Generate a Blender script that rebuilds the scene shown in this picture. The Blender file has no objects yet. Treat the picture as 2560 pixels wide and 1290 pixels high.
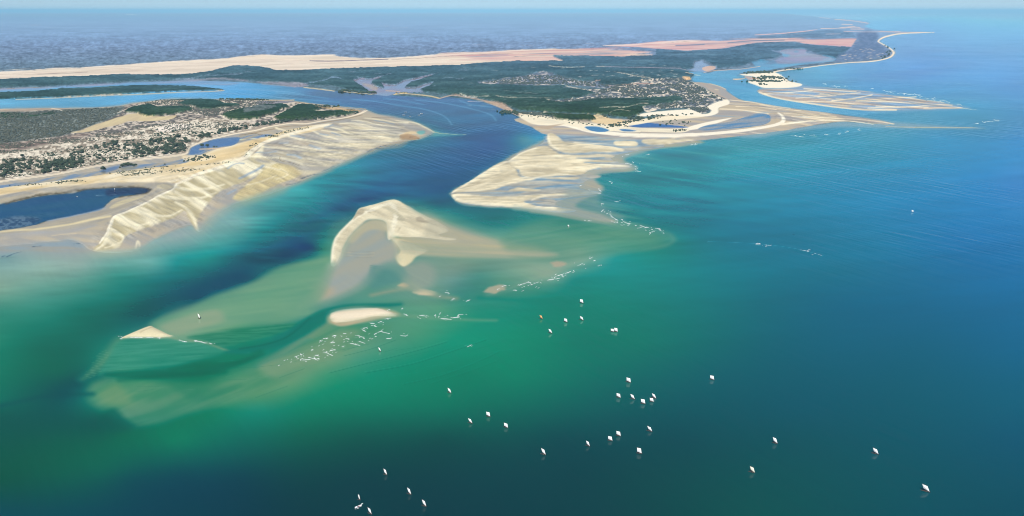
import bpy, bmesh, math, random
import numpy as np
from mathutils import Vector, Matrix

scene = bpy.context.scene
random.seed(5)
# ---------------------------------------------------------------- camera: an aircraft 300 m above the sea
ALT = 300.0
FPX, CU, CV = 2009.0, 1280.0, 645.0            # focal length and centre of the image, in pixels
HORIZON_V = 26.0
PITCH = math.atan((CV-HORIZON_V)/FPX)
cam_data = bpy.data.cameras.new('camera'); cam = bpy.data.objects.new('camera', cam_data)
scene.collection.objects.link(cam); scene.camera = cam
cam.location = (0, 0, ALT); cam.rotation_euler = (math.pi/2-PITCH, 0, 0)
cam_data.sensor_width = 36.0; cam_data.lens = FPX/2560*36
cam_data.clip_start = 1.0; cam_data.clip_end = 600000.0
# ---------------------------------------------------------------- sky and sun
SUN_EL, SUN_AZ = math.radians(52), math.radians(186)    # azimuth from +Y, clockwise: behind the aircraft
world = bpy.data.worlds.new('World'); scene.world = world; world.use_nodes = True
wn = world.node_tree.nodes; wl = world.node_tree.links
bg = wn['Background']; sky = wn.new('ShaderNodeTexSky'); sky.sky_type = 'NISHITA'; sky.sun_disc = False
sky.sun_elevation = SUN_EL; sky.sun_rotation = SUN_AZ; sky.altitude = 300; sky.air_density = 0.52; sky.dust_density = 0.15; sky.ozone_density = 6
wl.new(sky.outputs['Color'], bg.inputs['Color']); bg.inputs['Strength'].default_value = 0.072
sd = bpy.data.lights.new('sun', 'SUN'); sd.energy = 4.6; sd.angle = math.radians(.53); sd.color = (1.0, .965, .91)
sun = bpy.data.objects.new('sun', sd); scene.collection.objects.link(sun)
sun.rotation_euler = Vector((-math.sin(SUN_AZ)*math.cos(SUN_EL), -math.cos(SUN_AZ)*math.cos(SUN_EL), -math.sin(SUN_EL))).to_track_quat('-Z', 'Y').to_euler()
sun.location = (0, -50, 600)
vs_ = scene.view_settings; vs_.view_transform = 'Standard'; vs_.look = 'None'; vs_.exposure = 0.42; vs_.gamma = 1; vs_.use_curve_mapping = False
scene.cycles.use_denoising = True
scene.cycles.max_bounces = 6; scene.cycles.volume_bounces = 0; scene.cycles.transparent_max_bounces = 8
scene.cycles.sample_clamp_indirect = 4; scene.cycles.filter_width = 1.0
HAZE_DENSITY = 3.3e-5; HAZE_COLOR = (.36, .72, .96, 1)

def ground(u, v, z=0.0):
    """image pixel (u, v) -> metres on the level z"""
    xc = (np.asarray(u, float)-CU)/FPX; yc = (CV-np.asarray(v, float))/FPX
    dy = math.cos(PITCH)+yc*math.sin(PITCH); dz = -math.sin(PITCH)+yc*math.cos(PITCH)
    t = (z-ALT)/dz
    return xc*t, dy*t

# ---------------------------------------------------------------- the coast, traced in image pixels
# Shorelines, shoals and land cover are traced in image coordinates: every (u, v) below is a
# pixel position in the image and is turned into metres on the ground by ground().
EDGE_U = [-620.0 + 10*i for i in range(62)] + [2.5*i for i in range(1025)] + [2570.0 + 10*i for i in range(62)]
EDGE_V = [30.6 + 1.25*i for i in range(248)] + [341.5 + 2.5*i for i in range(382)] + [1300.0 + 12*i for i in range(30)]
U1 = np.array(EDGE_U); V1 = np.array(EDGE_V)
NU, NV = len(U1), len(V1)
UU, VV = np.meshgrid(U1, V1)
RNG = np.random.RandomState(11)
_LAT = RNG.rand(512, 512).astype(np.float32)

def vnoise(x, y, seed=0):
    x = np.asarray(x, dtype=np.float64) + seed*37.17; y = np.asarray(y, dtype=np.float64) + seed*91.73
    xi = np.floor(x).astype(np.int64); yi = np.floor(y).astype(np.int64)
    fx = (x-xi).astype(np.float32); fy = (y-yi).astype(np.float32)
    fx = fx*fx*(3-2*fx); fy = fy*fy*(3-2*fy)
    x0 = xi & 511; x1 = (xi+1) & 511; y0 = yi & 511; y1 = (yi+1) & 511
    a = _LAT[y0, x0]*(1-fx)+_LAT[y0, x1]*fx
    b = _LAT[y1, x0]*(1-fx)+_LAT[y1, x1]*fx
    return a*(1-fy)+b*fy                                    # 0..1

def fbm(x, y, seed=0, oct=3):
    s = 0; a = 1; t = 0
    for k in range(oct):
        s = s + a*vnoise(x*2**k, y*2**k, seed+k*7); t += a; a *= .55
    return s/t

def sstep(a, b, x):
    t = np.clip((x-a)/(b-a), 0, 1); return t*t*(3-2*t)

def curve(pts, closed=True, n=5):
    p = np.array(pts, float); m = len(p); out = []
    for i in range(m if closed else m-1):
        if closed: p0, p1, p2, p3 = p[(i-1) % m], p[i], p[(i+1) % m], p[(i+2) % m]
        else: p0, p1, p2, p3 = p[max(i-1, 0)], p[i], p[i+1], p[min(i+2, m-1)]
        for k in range(n):
            t = k/n
            out.append(.5*((2*p1)+(-p0+p2)*t+(2*p0-5*p1+4*p2-p3)*t*t+(-p0+3*p1-3*p2+p3)*t**3))
    if not closed: out.append(p[-1])
    return np.array(out)

def window(p, pad):
    u0, u1 = np.searchsorted(U1, [p[:, 0].min()-pad, p[:, 0].max()+pad])
    v0, v1 = np.searchsorted(V1, [p[:, 1].min()-pad, p[:, 1].max()+pad])
    return slice(max(v0-1, 0), min(v1+1, NV)), slice(max(u0-1, 0), min(u1+1, NU))

VS = 1.6      # image v is foreshortened: count it a little more than u
def poly_dist(p, sl):
    x = UU[sl].astype(np.float32); y = VV[sl].astype(np.float32)*VS
    a = p.astype(np.float32)*np.array([1, VS], np.float32); b = np.roll(a, -1, 0)
    d2 = np.full(x.shape, 1e12, np.float32); ins = np.zeros(x.shape, bool)
    for (ax, ay), (bx, by) in zip(a, b):
        ex, ey = bx-ax, by-ay; wx, wy = x-ax, y-ay
        l2 = ex*ex+ey*ey
        if l2 < 1e-9: continue
        t = np.clip((wx*ex+wy*ey)/l2, 0, 1)
        dx = wx-ex*t; dy = wy-ey*t
        np.minimum(d2, dx*dx+dy*dy, out=d2)
        c = (ay > y) != (by > y)
        if ay != by: ins ^= c & (x < ex*(y-ay)/(by-ay)+ax)
    d = np.sqrt(d2); return np.where(ins, d, -d)

def line_dist(p, sl):                     # p: (u, v, half width); distance inside the ribbon
    x = UU[sl].astype(np.float32); y = VV[sl].astype(np.float32)*VS
    best = np.full(x.shape, -1e6, np.float32)
    for (ax, ay, aw), (bx, by, bw) in zip(p[:-1], p[1:]):
        ay *= VS; by *= VS
        ex, ey = bx-ax, by-ay; l2 = ex*ex+ey*ey
        if l2 < 1e-9: continue
        t = np.clip(((x-ax)*ex+(y-ay)*ey)/l2, 0, 1)
        d = np.hypot(x-ax-ex*t, y-ay-ey*t)
        np.maximum(best, (aw+(bw-aw)*t)-d, out=best)
    return best

COL = np.zeros((NV, NU, 3), np.float32)       # colour as it looks from the aircraft (0..255)
SHORE = np.full((NV, NU), -60, np.float32)     # signed distance to the waterline, + on dry ground
RELIEF = np.zeros((NV, NU), np.float32)        # dune relief
VEG = np.zeros((NV, NU), np.float32)           # how far bare ground is out of sight under plants

def streak(sl, ang, lu, lv, seed, oct=2):
    a = math.radians(ang); x = UU[sl]; y = VV[sl]
    r = x*math.cos(a)+y*math.sin(a); s = -x*math.sin(a)+y*math.cos(a)
    wob = (vnoise(r/lu*.6, s/(lv*4), seed+3)-.5)*lv*2.2
    return fbm(r/lu, (s+wob)/lv, seed, oct)

def paint(sl, d, col, soft=2, op=1.0, jit=None, col2=None, tex=None, kind=None, seed=0, relief=0, veg=None, lift=0):
    """d: inside distance. jit=(amp, len_u, len_v) frays the edge; tex=(angle, lu, lv, contrast) mixes col2 in."""
    if jit: d = d+(fbm(UU[sl]/jit[1], VV[sl]/jit[2], seed+50)-.5)*2*jit[0]
    m = sstep(-soft, soft, d)*op
    c = np.array(col, np.float32)*np.ones(m.shape+(1,), np.float32)
    t = None
    if tex:
        t = streak(sl, tex[0], tex[1], tex[2], seed+9, tex[4] if len(tex) > 4 else 2)
        t = sstep(.5-.5/tex[3], .5+.5/tex[3], t)
        if col2: c = c+(np.array(col2, np.float32)-c)*t[..., None]
    COL[sl] = COL[sl]+(c-COL[sl])*m[..., None]
    if kind == 'land': SHORE[sl] = np.maximum(SHORE[sl], d+lift)
    if kind == 'water': SHORE[sl] = np.minimum(SHORE[sl], -d)
    if relief: RELIEF[sl] += m*relief*((1-t) if t is not None else np.clip(d/6, 0, 1))
    if veg is not None: VEG[sl] = VEG[sl]*(1-m)+veg*m
    return m

_seed = [0]
def P(pts, col, soft=2, smooth=True, **k):
    p = curve(pts) if smooth else np.array(pts, float)
    sl = window(p, soft+8+(k.get('jit') or (0,))[0]); _seed[0] += 1
    k.setdefault('seed', _seed[0])
    return paint(sl, poly_dist(p, sl), col, soft, **k)

def S(pts, col, w=2, soft=1.2, **k):
    q = [(a[0], a[1], a[2] if len(a) > 2 else w) for a in pts]
    p = curve(q, closed=False, n=4); p[:, 2] = np.maximum(p[:, 2], .15)
    sl = window(p[:, :2], p[:, 2].max()+soft+8); _seed[0] += 1
    k.setdefault('seed', _seed[0])
    return paint(sl, line_dist(p, sl), col, soft, **k)

def smooth_field(pts, su=None, c=14):
    """smooth multiquadric field through scattered colour points in image pixels: (u, v, r, g, b)"""
    a = np.array(pts, float); x = a[:, 0]; y = a[:, 1]*1.9; f = a[:, 2:]
    k = lambda dx, dy: np.sqrt(dx*dx+dy*dy+c*c)
    A = k(x[:, None]-x, y[:, None]-y)+np.eye(len(x))*1.5
    n = len(x); M = np.zeros((n+1, n+1)); M[:n, :n] = A; M[:n, n] = M[n, :n] = 1
    w = np.linalg.solve(M, np.vstack([f, np.zeros((1, f.shape[1]))]))
    gu = np.arange(-640, 3261, 12.0); gv = np.arange(24, 1680, 8.0)
    GX, GY = np.meshgrid(gu, gv*1.9)
    out = np.zeros(GX.shape+(f.shape[1],))
    for i in range(n): out += k(GX-x[i], GY-y[i])[..., None]*w[i]
    out += w[n]
    iu = np.clip((U1-gu[0])/12, 0, len(gu)-1.001); iv = np.clip((V1-gv[0])/8, 0, len(gv)-1.001)
    i0 = iu.astype(int); j0 = iv.astype(int); fu = (iu-i0)[None, :, None]; fv = (iv-j0)[:, None, None]
    o = out[j0][:, i0]*(1-fu)*(1-fv)+out[j0][:, i0+1]*fu*(1-fv)+out[j0+1][:, i0]*(1-fu)*fv+out[j0+1][:, i0+1]*fu*fv
    return np.clip(o, 0, 255).astype(np.float32)

# ---- water colours at image pixels, by depth and silt, far rows also by haze
WATER = [
(2500,34,150,208,238),(2300,34,150,206,236),(2050,30,160,205,232),(2560,60,138,200,238),(2300,60,125,190,232),(2500,100,112,185,230),(2350,100,112,182,228),(2250,110,108,178,224),
(2400,150,100,172,224),(2560,160,98,170,222),(2300,170,95,165,220),(2500,200,98,168,222),(2150,180,95,168,215),(2050,190,98,172,208),(2200,220,85,160,208),(2350,230,88,165,212),
(2560,240,92,160,212),(2450,270,85,160,200),(2300,290,95,160,190),(2450,300,88,152,185),(2560,300,80,150,195),(2000,250,80,150,190),(2100,285,85,158,195),
(2000,350,82,155,180),(2200,345,85,155,185),(2350,345,80,152,195),(2550,345,72,145,200),(2200,390,60,145,185),(2400,390,58,140,192),(2550,400,72,142,202),(1850,370,78,155,178),
(1700,385,66,145,165),(1620,395,70,148,165),(1600,450,38,130,148),(1750,450,42,135,160),(1900,440,50,140,176),(2100,440,48,136,182),(2300,450,56,134,188),(2540,460,68,132,200),
(1520,420,75,150,165),(1500,455,55,138,150),(1520,500,72,140,150),(1600,510,40,128,145),(1700,520,30,125,150),(1850,520,32,128,162),(2000,520,38,128,170),(2200,520,42,128,180),(2400,530,46,128,190),(2550,530,58,130,195),
(1640,560,52,130,140),(1750,580,28,118,142),(1850,590,30,114,148),(2000,600,28,114,152),(2200,600,28,118,165),(2400,600,32,114,176),(2550,610,38,115,178),
(1600,670,14,138,142),(1750,670,4,122,142),(1900,680,0,110,142),(2100,680,0,106,146),(2300,680,5,106,158),(2540,690,22,108,168),
(1400,765,8,128,118),(1500,740,8,132,125),(1620,760,0,120,122),(1750,760,0,112,126),(1900,760,0,100,128),(2100,760,0,95,136),(2300,760,0,95,142),(2540,770,2,98,152),
(1300,830,15,136,115),(1450,850,0,120,110),(1600,860,0,114,110),(1750,860,0,102,114),(1900,860,0,92,118),(2100,860,0,90,126),(2300,870,0,90,128),(2540,870,0,94,142),
(1000,930,20,137,112),(1150,930,0,126,106),(1300,940,0,126,108),(1450,940,0,112,106),(1600,940,0,100,106),(1800,940,0,88,110),(2000,950,0,84,113),(2250,950,0,86,118),(2540,950,0,90,130),
(640,1020,42,140,115),(800,1010,2,128,106),(950,1010,0,122,104),(1100,1020,0,114,100),(1300,1020,0,104,98),(1500,1020,0,92,98),(1700,1020,0,82,100),(2000,1020,0,80,108),(2300,1020,0,84,114),(2540,1010,0,88,124),
(0,1100,0,88,74),(150,1100,0,92,75),(300,1110,0,104,80),(450,1100,0,120,90),(600,1080,0,112,95),(750,1080,0,102,90),(900,1090,0,88,85),(1100,1100,0,78,82),(1400,1100,0,75,86),(1700,1100,0,72,90),(2000,1100,0,76,98),(2300,1100,0,80,108),(2540,1100,0,80,116),
(0,1200,0,85,68),(150,1190,0,92,75),(260,1170,0,98,80),(330,1200,0,78,82),(450,1190,0,74,82),(600,1190,0,70,80),(900,1200,0,66,78),(1200,1200,0,68,80),(1600,1200,0,70,82),(2000,1200,0,75,92),(2300,1200,0,76,100),(2540,1200,0,76,106),
(0,1285,0,76,82),(200,1285,0,74,82),(500,1285,0,66,76),(900,1285,0,64,76),(1400,1285,0,66,78),(1900,1285,0,74,86),(2300,1285,0,74,98),(2540,1285,0,72,100),
# the channel
(40,262,112,178,214),(250,250,108,175,215),(420,240,100,168,214),(600,232,98,168,216),(480,206,125,175,215),(600,212,112,172,215),(720,225,96,155,193),(820,242,78,133,176),(940,258,76,130,173),(1060,268,78,131,172),(1180,275,80,133,172),(1230,300,76,129,168),
(1150,320,72,125,162),(1050,335,76,135,156),(1310,345,88,145,168),(1345,350,85,155,185),(1280,340,71,125,163),(1250,370,50,112,160),(1100,380,50,118,160),(1330,335,70,140,180),
(1000,400,45,118,155),(930,400,55,130,160),(1150,430,40,105,148),(880,430,58,140,160),(850,470,45,125,148),(960,470,40,105,146),(1080,480,36,100,138),(770,490,60,150,158),(760,520,46,130,142),(720,540,48,135,145),(820,550,28,104,130),
(930,500,28,96,138),(870,530,24,90,128),(600,560,110,165,165),(650,580,50,140,145),(680,610,26,105,125),(780,620,15,84,115),(560,610,70,155,155),(520,645,22,140,140),(600,650,16,98,118),(720,650,15,84,110),(700,560,40,130,140),
(450,650,38,142,142),(480,690,20,108,118),(620,700,15,86,110),(560,720,15,85,110),(380,660,95,160,155),(300,690,60,146,136),(380,725,22,108,112),(300,760,24,114,108),(420,760,15,92,106),(500,745,15,85,108),(460,600,135,165,165),
(250,820,14,104,98),(330,790,6,92,98),(380,790,8,92,100),(200,780,28,120,108),
(0,650,125,165,165),(100,680,135,172,160),(200,660,140,170,162),(-60,700,130,168,152),(0,720,128,168,150),(100,740,82,152,138),(0,780,60,142,124),(120,800,38,130,114),(0,850,40,132,110),(100,870,14,108,95),(200,880,8,104,95),(0,930,26,120,100),(150,930,4,100,90),(215,955,0,88,95),(0,1000,16,110,95),(90,985,8,94,90),(160,985,0,84,92),(0,1040,0,90,80),(150,1040,0,88,82),(260,1040,0,98,85),
# beside the mid bank and its lee
(1180,520,30,112,130),(1240,555,34,120,126),(1110,535,60,138,138),(1060,520,55,130,138),(1100,510,32,105,130),(1330,555,60,136,130),(1450,560,48,130,125),(1250,595,100,160,145),(1350,590,100,156,138),(1450,600,108,160,138),(1550,592,85,148,130),(1640,605,62,135,124),(1600,600,72,140,126),
(820,580,30,110,120),(800,620,38,120,118),(770,660,60,140,125),(720,690,85,155,132),(790,690,110,160,138),
(480,790,142,166,136),(560,760,125,165,135),(640,730,98,160,130),(700,755,115,164,132),(560,810,128,166,132),(640,800,100,156,126),(430,815,145,165,140),(720,720,90,156,132),(600,835,50,140,112),(550,860,55,140,118),(450,880,58,145,124),(370,880,75,156,136),(300,900,72,152,125),(400,925,12,122,104),(500,920,5,110,90),(600,895,18,124,100),(690,860,10,124,112),(760,825,18,128,120),(820,785,38,136,126),(700,800,90,150,125),
(250,990,72,150,120),(300,1005,98,152,112),(400,1000,60,136,102),(320,965,78,150,112),(500,1000,35,124,94),(600,960,92,155,120),(700,930,120,155,126),(640,990,80,146,110),(520,1040,0,122,92),(450,1055,0,118,88),(380,1035,40,122,92),(300,1080,0,100,78),(270,1055,0,90,80),(560,1000,60,140,105),(460,960,36,125,98),
(1150,650,130,156,140),(1250,655,115,156,142),(1300,680,120,160,142),(1380,690,128,165,148),(1450,640,128,165,146),(1200,690,78,140,130),(1120,700,108,150,144),(1250,700,90,148,132),(1080,670,142,160,150),(1150,735,68,140,130),(1250,745,58,140,125),(1350,720,70,146,130),(1440,700,34,138,132),(1500,655,75,155,148),(1550,645,34,146,145),
(1100,770,86,150,126),(1000,755,88,150,130),(900,745,70,145,128),(1200,780,40,140,120),(860,765,34,128,120),(1050,835,72,150,122),(950,850,86,150,125),(850,850,118,156,126),(900,900,70,150,125),(780,880,132,156,126),(820,940,60,148,116),(740,960,90,152,118),(1150,850,28,145,120),(1250,800,34,140,120),(960,690,80,140,134),(990,670,90,145,140),(940,720,70,140,128),(1020,690,130,158,150),
]
COL[:] = smooth_field(WATER)
# wind streaks and drifting silt, long and thin
n = fbm(UU/260, (VV+UU*.10)/16, 3, 3)-.5
n2 = fbm(UU/90, (VV-UU*.08)/9, 5, 2)-.5
w = sstep(1000, 500, VV)*sstep(24, 120, VV)
COL *= (1+(n*.22*w+n2*.10*w)*np.clip(1-UU/4000, .4, 1))[..., None]
m = sstep(1350, 1500, UU)*sstep(640, 520, VV)*sstep(330, 400, VV)*sstep(2100, 1700, UU)
COL += (streak(np.s_[:, :], 9, 170, 9, 21, 3)-.5)[..., None]*np.array([60, 40, 20])*m[..., None]
m = sstep(380, 460, VV)*sstep(720, 620, VV)*sstep(1200, 900, UU)*sstep(560, 640, UU)
COL += (streak(np.s_[:, :], 2, 90, 7, 33, 2)-.5)[..., None]*np.array([10, 34, 28])*m[..., None]
# current lines in the channel
for q in ([(690,232),(760,238),(820,246)],[(880,248),(940,254),(1000,264),(1060,273),(1110,290),(1130,312)],[(1040,250),(1110,258),(1170,270),(1225,286),(1240,302)],
          [(700,244),(780,250),(850,256)],[(1150,252),(1180,262),(1230,268)],[(600,222),(700,228),(760,236)],[(960,246),(1010,252),(1060,262)],[(540,232),(640,238),(720,246)]):
    S(q, (134,176,210), w=1.3, soft=2.6, op=.75)
for q in ([(1060,300),(1090,308),(1150,330)],[(1250,420),(1100,470),(960,520)],[(1000,440),(900,490),(760,560)],[(640,480+150),(760,590),(860,540)]):
    S(q, (30,92,140), w=4, soft=12, op=.3)

CR = (254,246,226); SD = (236,224,190); SY = (226,210,164); WET = (198,187,166); GREY = (168,164,156); BLG = (150,170,188); TAN = (226,208,172)
def ramp(v, tab):
    t = np.array(tab, float); return np.stack([np.interp(v, t[:, 0], t[:, i]) for i in (1, 2, 3)], -1).astype(np.float32)

# ---- shoals, drawn under the sand
P([(820,560),(880,530),(1000,500),(1120,545),(1260,585),(1420,620),(1400,660),(1150,660),(1100,740),(960,750),(760,790),(735,770),(770,700),(815,640)], (104,152,138), soft=34, op=.55)
P([(1050,535),(1120,560),(1180,580),(1250,602),(1330,614),(1380,632),(1360,642),(1260,642),(1180,640),(1100,636),(1030,626),(985,600)], (172,172,156), soft=22, op=.92, col2=(190,182,150), tex=(4,160,10,1.3))
P([(905,560),(935,548),(968,555),(976,592),(1000,615),(990,650),(960,662),(925,690),(900,718),(850,742),(800,764),(772,777),(750,770),(765,752),(785,735),(785,715),(805,690),(826,665),(850,640),(862,610)], (170,170,158), soft=20, op=.95, col2=(158,168,166), tex=(-25,120,20,1.2))
P([(785,715),(805,712),(832,722),(830,738),(800,752),(782,745)], (186,170,140), soft=18, op=.6)
P([(748,764),(760,766),(776,775),(768,779),(752,772)], (208,192,150), soft=4, op=.85)
P([(985,655),(1020,660),(1060,655),(1090,680),(1080,715),(1040,725),(1015,705),(1010,680)], (150,162,152), soft=18, op=.7)
P([(930,665),(960,668),(1000,668),(1012,685),(1000,702),(965,712),(930,720),(925,700)], (86,142,138), soft=10, op=.8)
S([(930,738),(985,726),(1030,722),(1080,738),(1140,746)], (168,164,140), w=4, soft=12, op=.7)
P([(994,714),(1008,706),(1022,708),(1024,716),(1008,719)], (198,180,150), soft=6, op=.85, jit=(3,9,4))
P([(1033,731),(1050,724),(1074,726),(1092,733),(1080,738),(1055,737)], (214,198,168), soft=5.5, op=.9, jit=(3,14,5))
S([(990,788),(1060,793),(1150,799),(1240,801)], (150,166,138), w=2, soft=11, op=.6)
S([(830,806),(770,846),(710,884),(660,914)], (142,156,128), w=12, soft=16, op=.7)
S([(428,843),(460,853),(500,852),(530,862),(570,877),(620,880)], (160,168,136), w=3, soft=7, op=.8)
S([(298,850),(258,904),(206,948)], (98,150,118), w=8, soft=20, op=.7)
S([(1380,522,2),(1450,543,4),(1500,550,5),(1560,564,5),(1620,574,4),(1668,584,3),(1684,600,2),(1660,614,3),(1600,624,4),(1540,633,4),(1450,652,5),(1380,680,7),(1300,712,5),(1220,738,2)], (142,168,150), w=3, soft=18, op=.5)
P([(1380,545),(1500,562),(1640,585),(1672,598),(1600,620),(1480,642),(1380,655),(1280,640),(1260,590)], (100,152,134), soft=16, op=.5, col2=(78,142,126), tex=(-8,90,8,1.6))
S([(1330,528),(1400,536),(1460,548),(1530,552)], (176,168,150), w=6, soft=7, op=.8)
P([(1378,658),(1395,653),(1414,658),(1405,666),(1388,667)], (186,170,150), soft=6, op=.75, jit=(4,9,4))
P([(1212,728),(1225,716),(1250,712),(1265,718),(1255,726),(1235,733)], (190,176,154), soft=6, op=.8, jit=(5,14,5))
P([(1085,325),(1110,333),(1160,337),(1110,340),(1080,340)], (120,180,180), soft=6, op=.6)
# the green shoals left of the middle bank and below it
P([(380,815),(395,796),(461,774),(526,742),(625,707),(699,668),(773,650),(830,640),(820,700),(790,776),(757,793),(707,806),(642,806),(559,818),(494,834),(436,842)], (118,163,134), soft=16, op=.85, col2=(100,156,130), tex=(-8,140,12,1.3))
P([(400,815),(470,790),(540,775),(560,800),(500,822),(440,838)], (150,168,142), soft=14, op=.7)
P([(470,842),(559,826),(660,815),(740,808),(720,830),(640,850),(560,866),(520,858)], (62,142,114), soft=10, op=.75, col2=(34,122,98), tex=(-2,60,4,2))
P([(790,781),(831,768),(900,760),(1000,762),(900,768),(823,776),(814,805),(773,832),(716,860),(658,874),(609,885),(559,880),(592,871),(658,859),(707,842),(740,813)], (14,118,108), soft=9, op=.85)
S([(600,872),(660,862),(710,846),(745,822),(775,795)], (0,98,90), w=2, soft=6, op=.6)
P([(304,850),(428,848),(526,866),(559,882),(477,904),(411,918),(280,927),(247,937),(271,896)], (64,150,128), soft=10, op=.8, col2=(46,138,116), tex=(-3,70,5,1.6))
P([(271,933),(370,925),(461,929),(526,916),(600,900),(660,885),(600,912),(535,932),(461,943),(370,947),(280,943)], (4,106,92), soft=9, op=.75)
P([(230,953),(329,953),(461,962),(526,960),(625,929),(707,896),(773,846),(823,814),(971,814),(921,846),(823,888),(740,937),(642,978),(559,1011),(461,1036),(395,1058),(329,1064),(288,1042),(247,1019),(222,990)], (98,150,118), soft=24, op=.8, col2=(66,140,108), tex=(-20,120,12,1.5))
P([(650,920),(720,890),(790,860),(850,826),(900,830),(840,870),(760,915),(690,945)], (128,158,128), soft=20, op=.7); P([(245,985),(290,960),(320,985),(330,1010),(300,1015),(260,1008)], (112,154,114), soft=18, op=.7); P([(430,960),(520,970),(600,960),(560,985),(480,1000)], (40,128,100), soft=16, op=.5)
P([(262,1030),(288,1022),(312,1046),(335,1068),(285,1080),(245,1060)], (0,92,80), soft=14, op=.6)
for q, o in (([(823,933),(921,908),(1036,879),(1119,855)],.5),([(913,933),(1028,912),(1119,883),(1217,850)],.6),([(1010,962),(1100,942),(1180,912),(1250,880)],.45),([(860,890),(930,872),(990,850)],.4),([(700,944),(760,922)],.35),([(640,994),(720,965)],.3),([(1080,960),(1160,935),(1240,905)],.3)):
    S(q, (8,108,92), w=.7, soft=1.8, op=o); S([(a-2, b-3.4) for a, b in q], (90,170,148), w=.5, soft=1.8, op=o*.6)  # wave crests painted into the water colour, a dark and a bright line each
for k in range(26):
    a, b = 700+RNG.rand()*520, 850+RNG.rand()*110
    S([(a, b),(a+30+RNG.rand()*50, b-9-RNG.rand()*14)], (70,158,134) if k % 2 else (20,118,98), w=.5, soft=2.2, op=.28)
for k in range(34):
    a, b = 240+RNG.rand()*420, 880+RNG.rand()*100
    S([(a, b),(a+20+RNG.rand()*50, b-RNG.rand()*8)], (100,162,136) if k % 2 else (20,116,96), w=.6, soft=2.4, op=.25)
for k in range(16): S([(250-k*2.5+RNG.randn()*4, 880+k*4.4),(276-k*2.5+RNG.randn()*4, 876+k*4.4)], (120,168,140), w=.6, soft=1.8, op=.4)
# shallow skirts of the flats
P([(225,628),(300,600),(400,585),(470,560),(500,545),(540,520),(580,505),(640,492),(690,478),(760,455),(840,418),(900,392),(960,372),(1010,360),(1000,330),(800,300),(500,420),(250,540)], (172,166,156), soft=12, op=1, jit=(8,50,10))
P([(-620,590),(-100,585),(60,580),(180,572),(260,560),(260,600),(240,630),(150,640),(60,630),(-100,650),(-620,670)], (168,166,156), soft=16, op=.9, col2=(150,168,178), tex=(2,120,9,1.6))
P([(1360,350),(1300,378),(1240,412),(1160,462),(1126,484),(1150,508),(1200,516),(1290,524),(1380,535),(1470,552),(1540,556),(1500,535),(1440,515),(1480,490),(1510,470),(1490,440),(1590,424),(1560,402),(1580,388),(1650,372),(1760,356),(1640,340),(1400,335)], (160,170,168), soft=9, op=.95, jit=(5,60,8), col2=(178,174,160), tex=(2,150,7,1.5))
P([(1890,232),(1960,250),(2060,266),(2180,280),(2300,277),(2420,272),(2400,262),(2300,244),(2150,226),(2030,214),(1960,190)], (130,172,200), soft=9, op=.8)
P([(1820,252),(1900,258),(2000,272),(2120,288),(2240,305),(2380,316),(2460,321),(2300,322),(2100,318),(1980,330),(1860,344),(1700,300)], (140,172,188), soft=9, op=.85)

# ---- the mainland
LAND_ALL = [(-620,20),(1500,22),(1950,33),(2058,43),(2095,47),(2150,51),(2176,58),(2160,66),(2185,73),(2215,77),(2262,79),(2338,81),(2262,84.5),(2226,90),(2207,98),(2196,104),(2206,112),(2227,121),(2238,130),(2232,141),(2210,149),(2180,155),(2120,158),(2060,163),(2000,172),(1955,180),(1922,184),
 (1885,188),(1850,187),(1835,180),(1790,182),(1765,190),(1735,205),(1775,209),(1812,221),(1840,246),(1870,255),(1920,265),(2030,278),(2100,286),(2200,301),(2235,310),(2170,307),(2100,304),(2020,316),(1960,326),(1880,336),(1800,346),(1740,352),(1640,362),(1590,350),(1450,342),(1372,338),
 (1330,320),(1305,302),(1290,288),(1262,275),(1230,262),(1190,252),(1150,246),(1120,243),(1095,247),(1040,242),(985,239),(930,235),(860,229),(800,225),(750,218),(690,212),(620,207),(560,204),(480,201),(400,204),(330,207),(200,214),(100,219),(-620,246)]
p = np.array(LAND_ALL, float); sl = window(p, 12); d = poly_dist(p, sl)+(fbm(UU[sl]/26, VV[sl]/5, 4)-.5)*2.4
c = ramp(VV[sl], [(30,158,198,226),(45,148,190,224),(60,148,186,221),(90,140,174,211),(115,130,158,193),(140,121,147,176),(175,110,137,158),(260,90,120,130)])  # distance haze painted in: paler and bluer towards the horizon
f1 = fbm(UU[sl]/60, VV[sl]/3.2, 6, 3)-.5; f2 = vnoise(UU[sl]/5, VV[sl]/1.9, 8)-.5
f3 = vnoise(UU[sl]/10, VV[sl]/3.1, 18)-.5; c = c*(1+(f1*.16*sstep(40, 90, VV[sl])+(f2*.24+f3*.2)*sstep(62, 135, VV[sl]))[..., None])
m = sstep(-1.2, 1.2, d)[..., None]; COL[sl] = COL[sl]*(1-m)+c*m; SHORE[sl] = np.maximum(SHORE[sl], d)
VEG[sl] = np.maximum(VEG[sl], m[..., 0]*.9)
S([(316,36.5),(340,36.6)], (200,225,245), w=1, soft=.8, op=.7)
for u, v, l in ((1290,115,24),(1330,114,8),(1480,109,16),(1200,113,20),(90,63,14),(960,66,12),(1000,70,18),(1460,115,26),(1520,114,12)): S([(u-l, v+.4),(u+l, v-.4)], (214,204,210), w=.5, soft=.9, op=.5)

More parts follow.
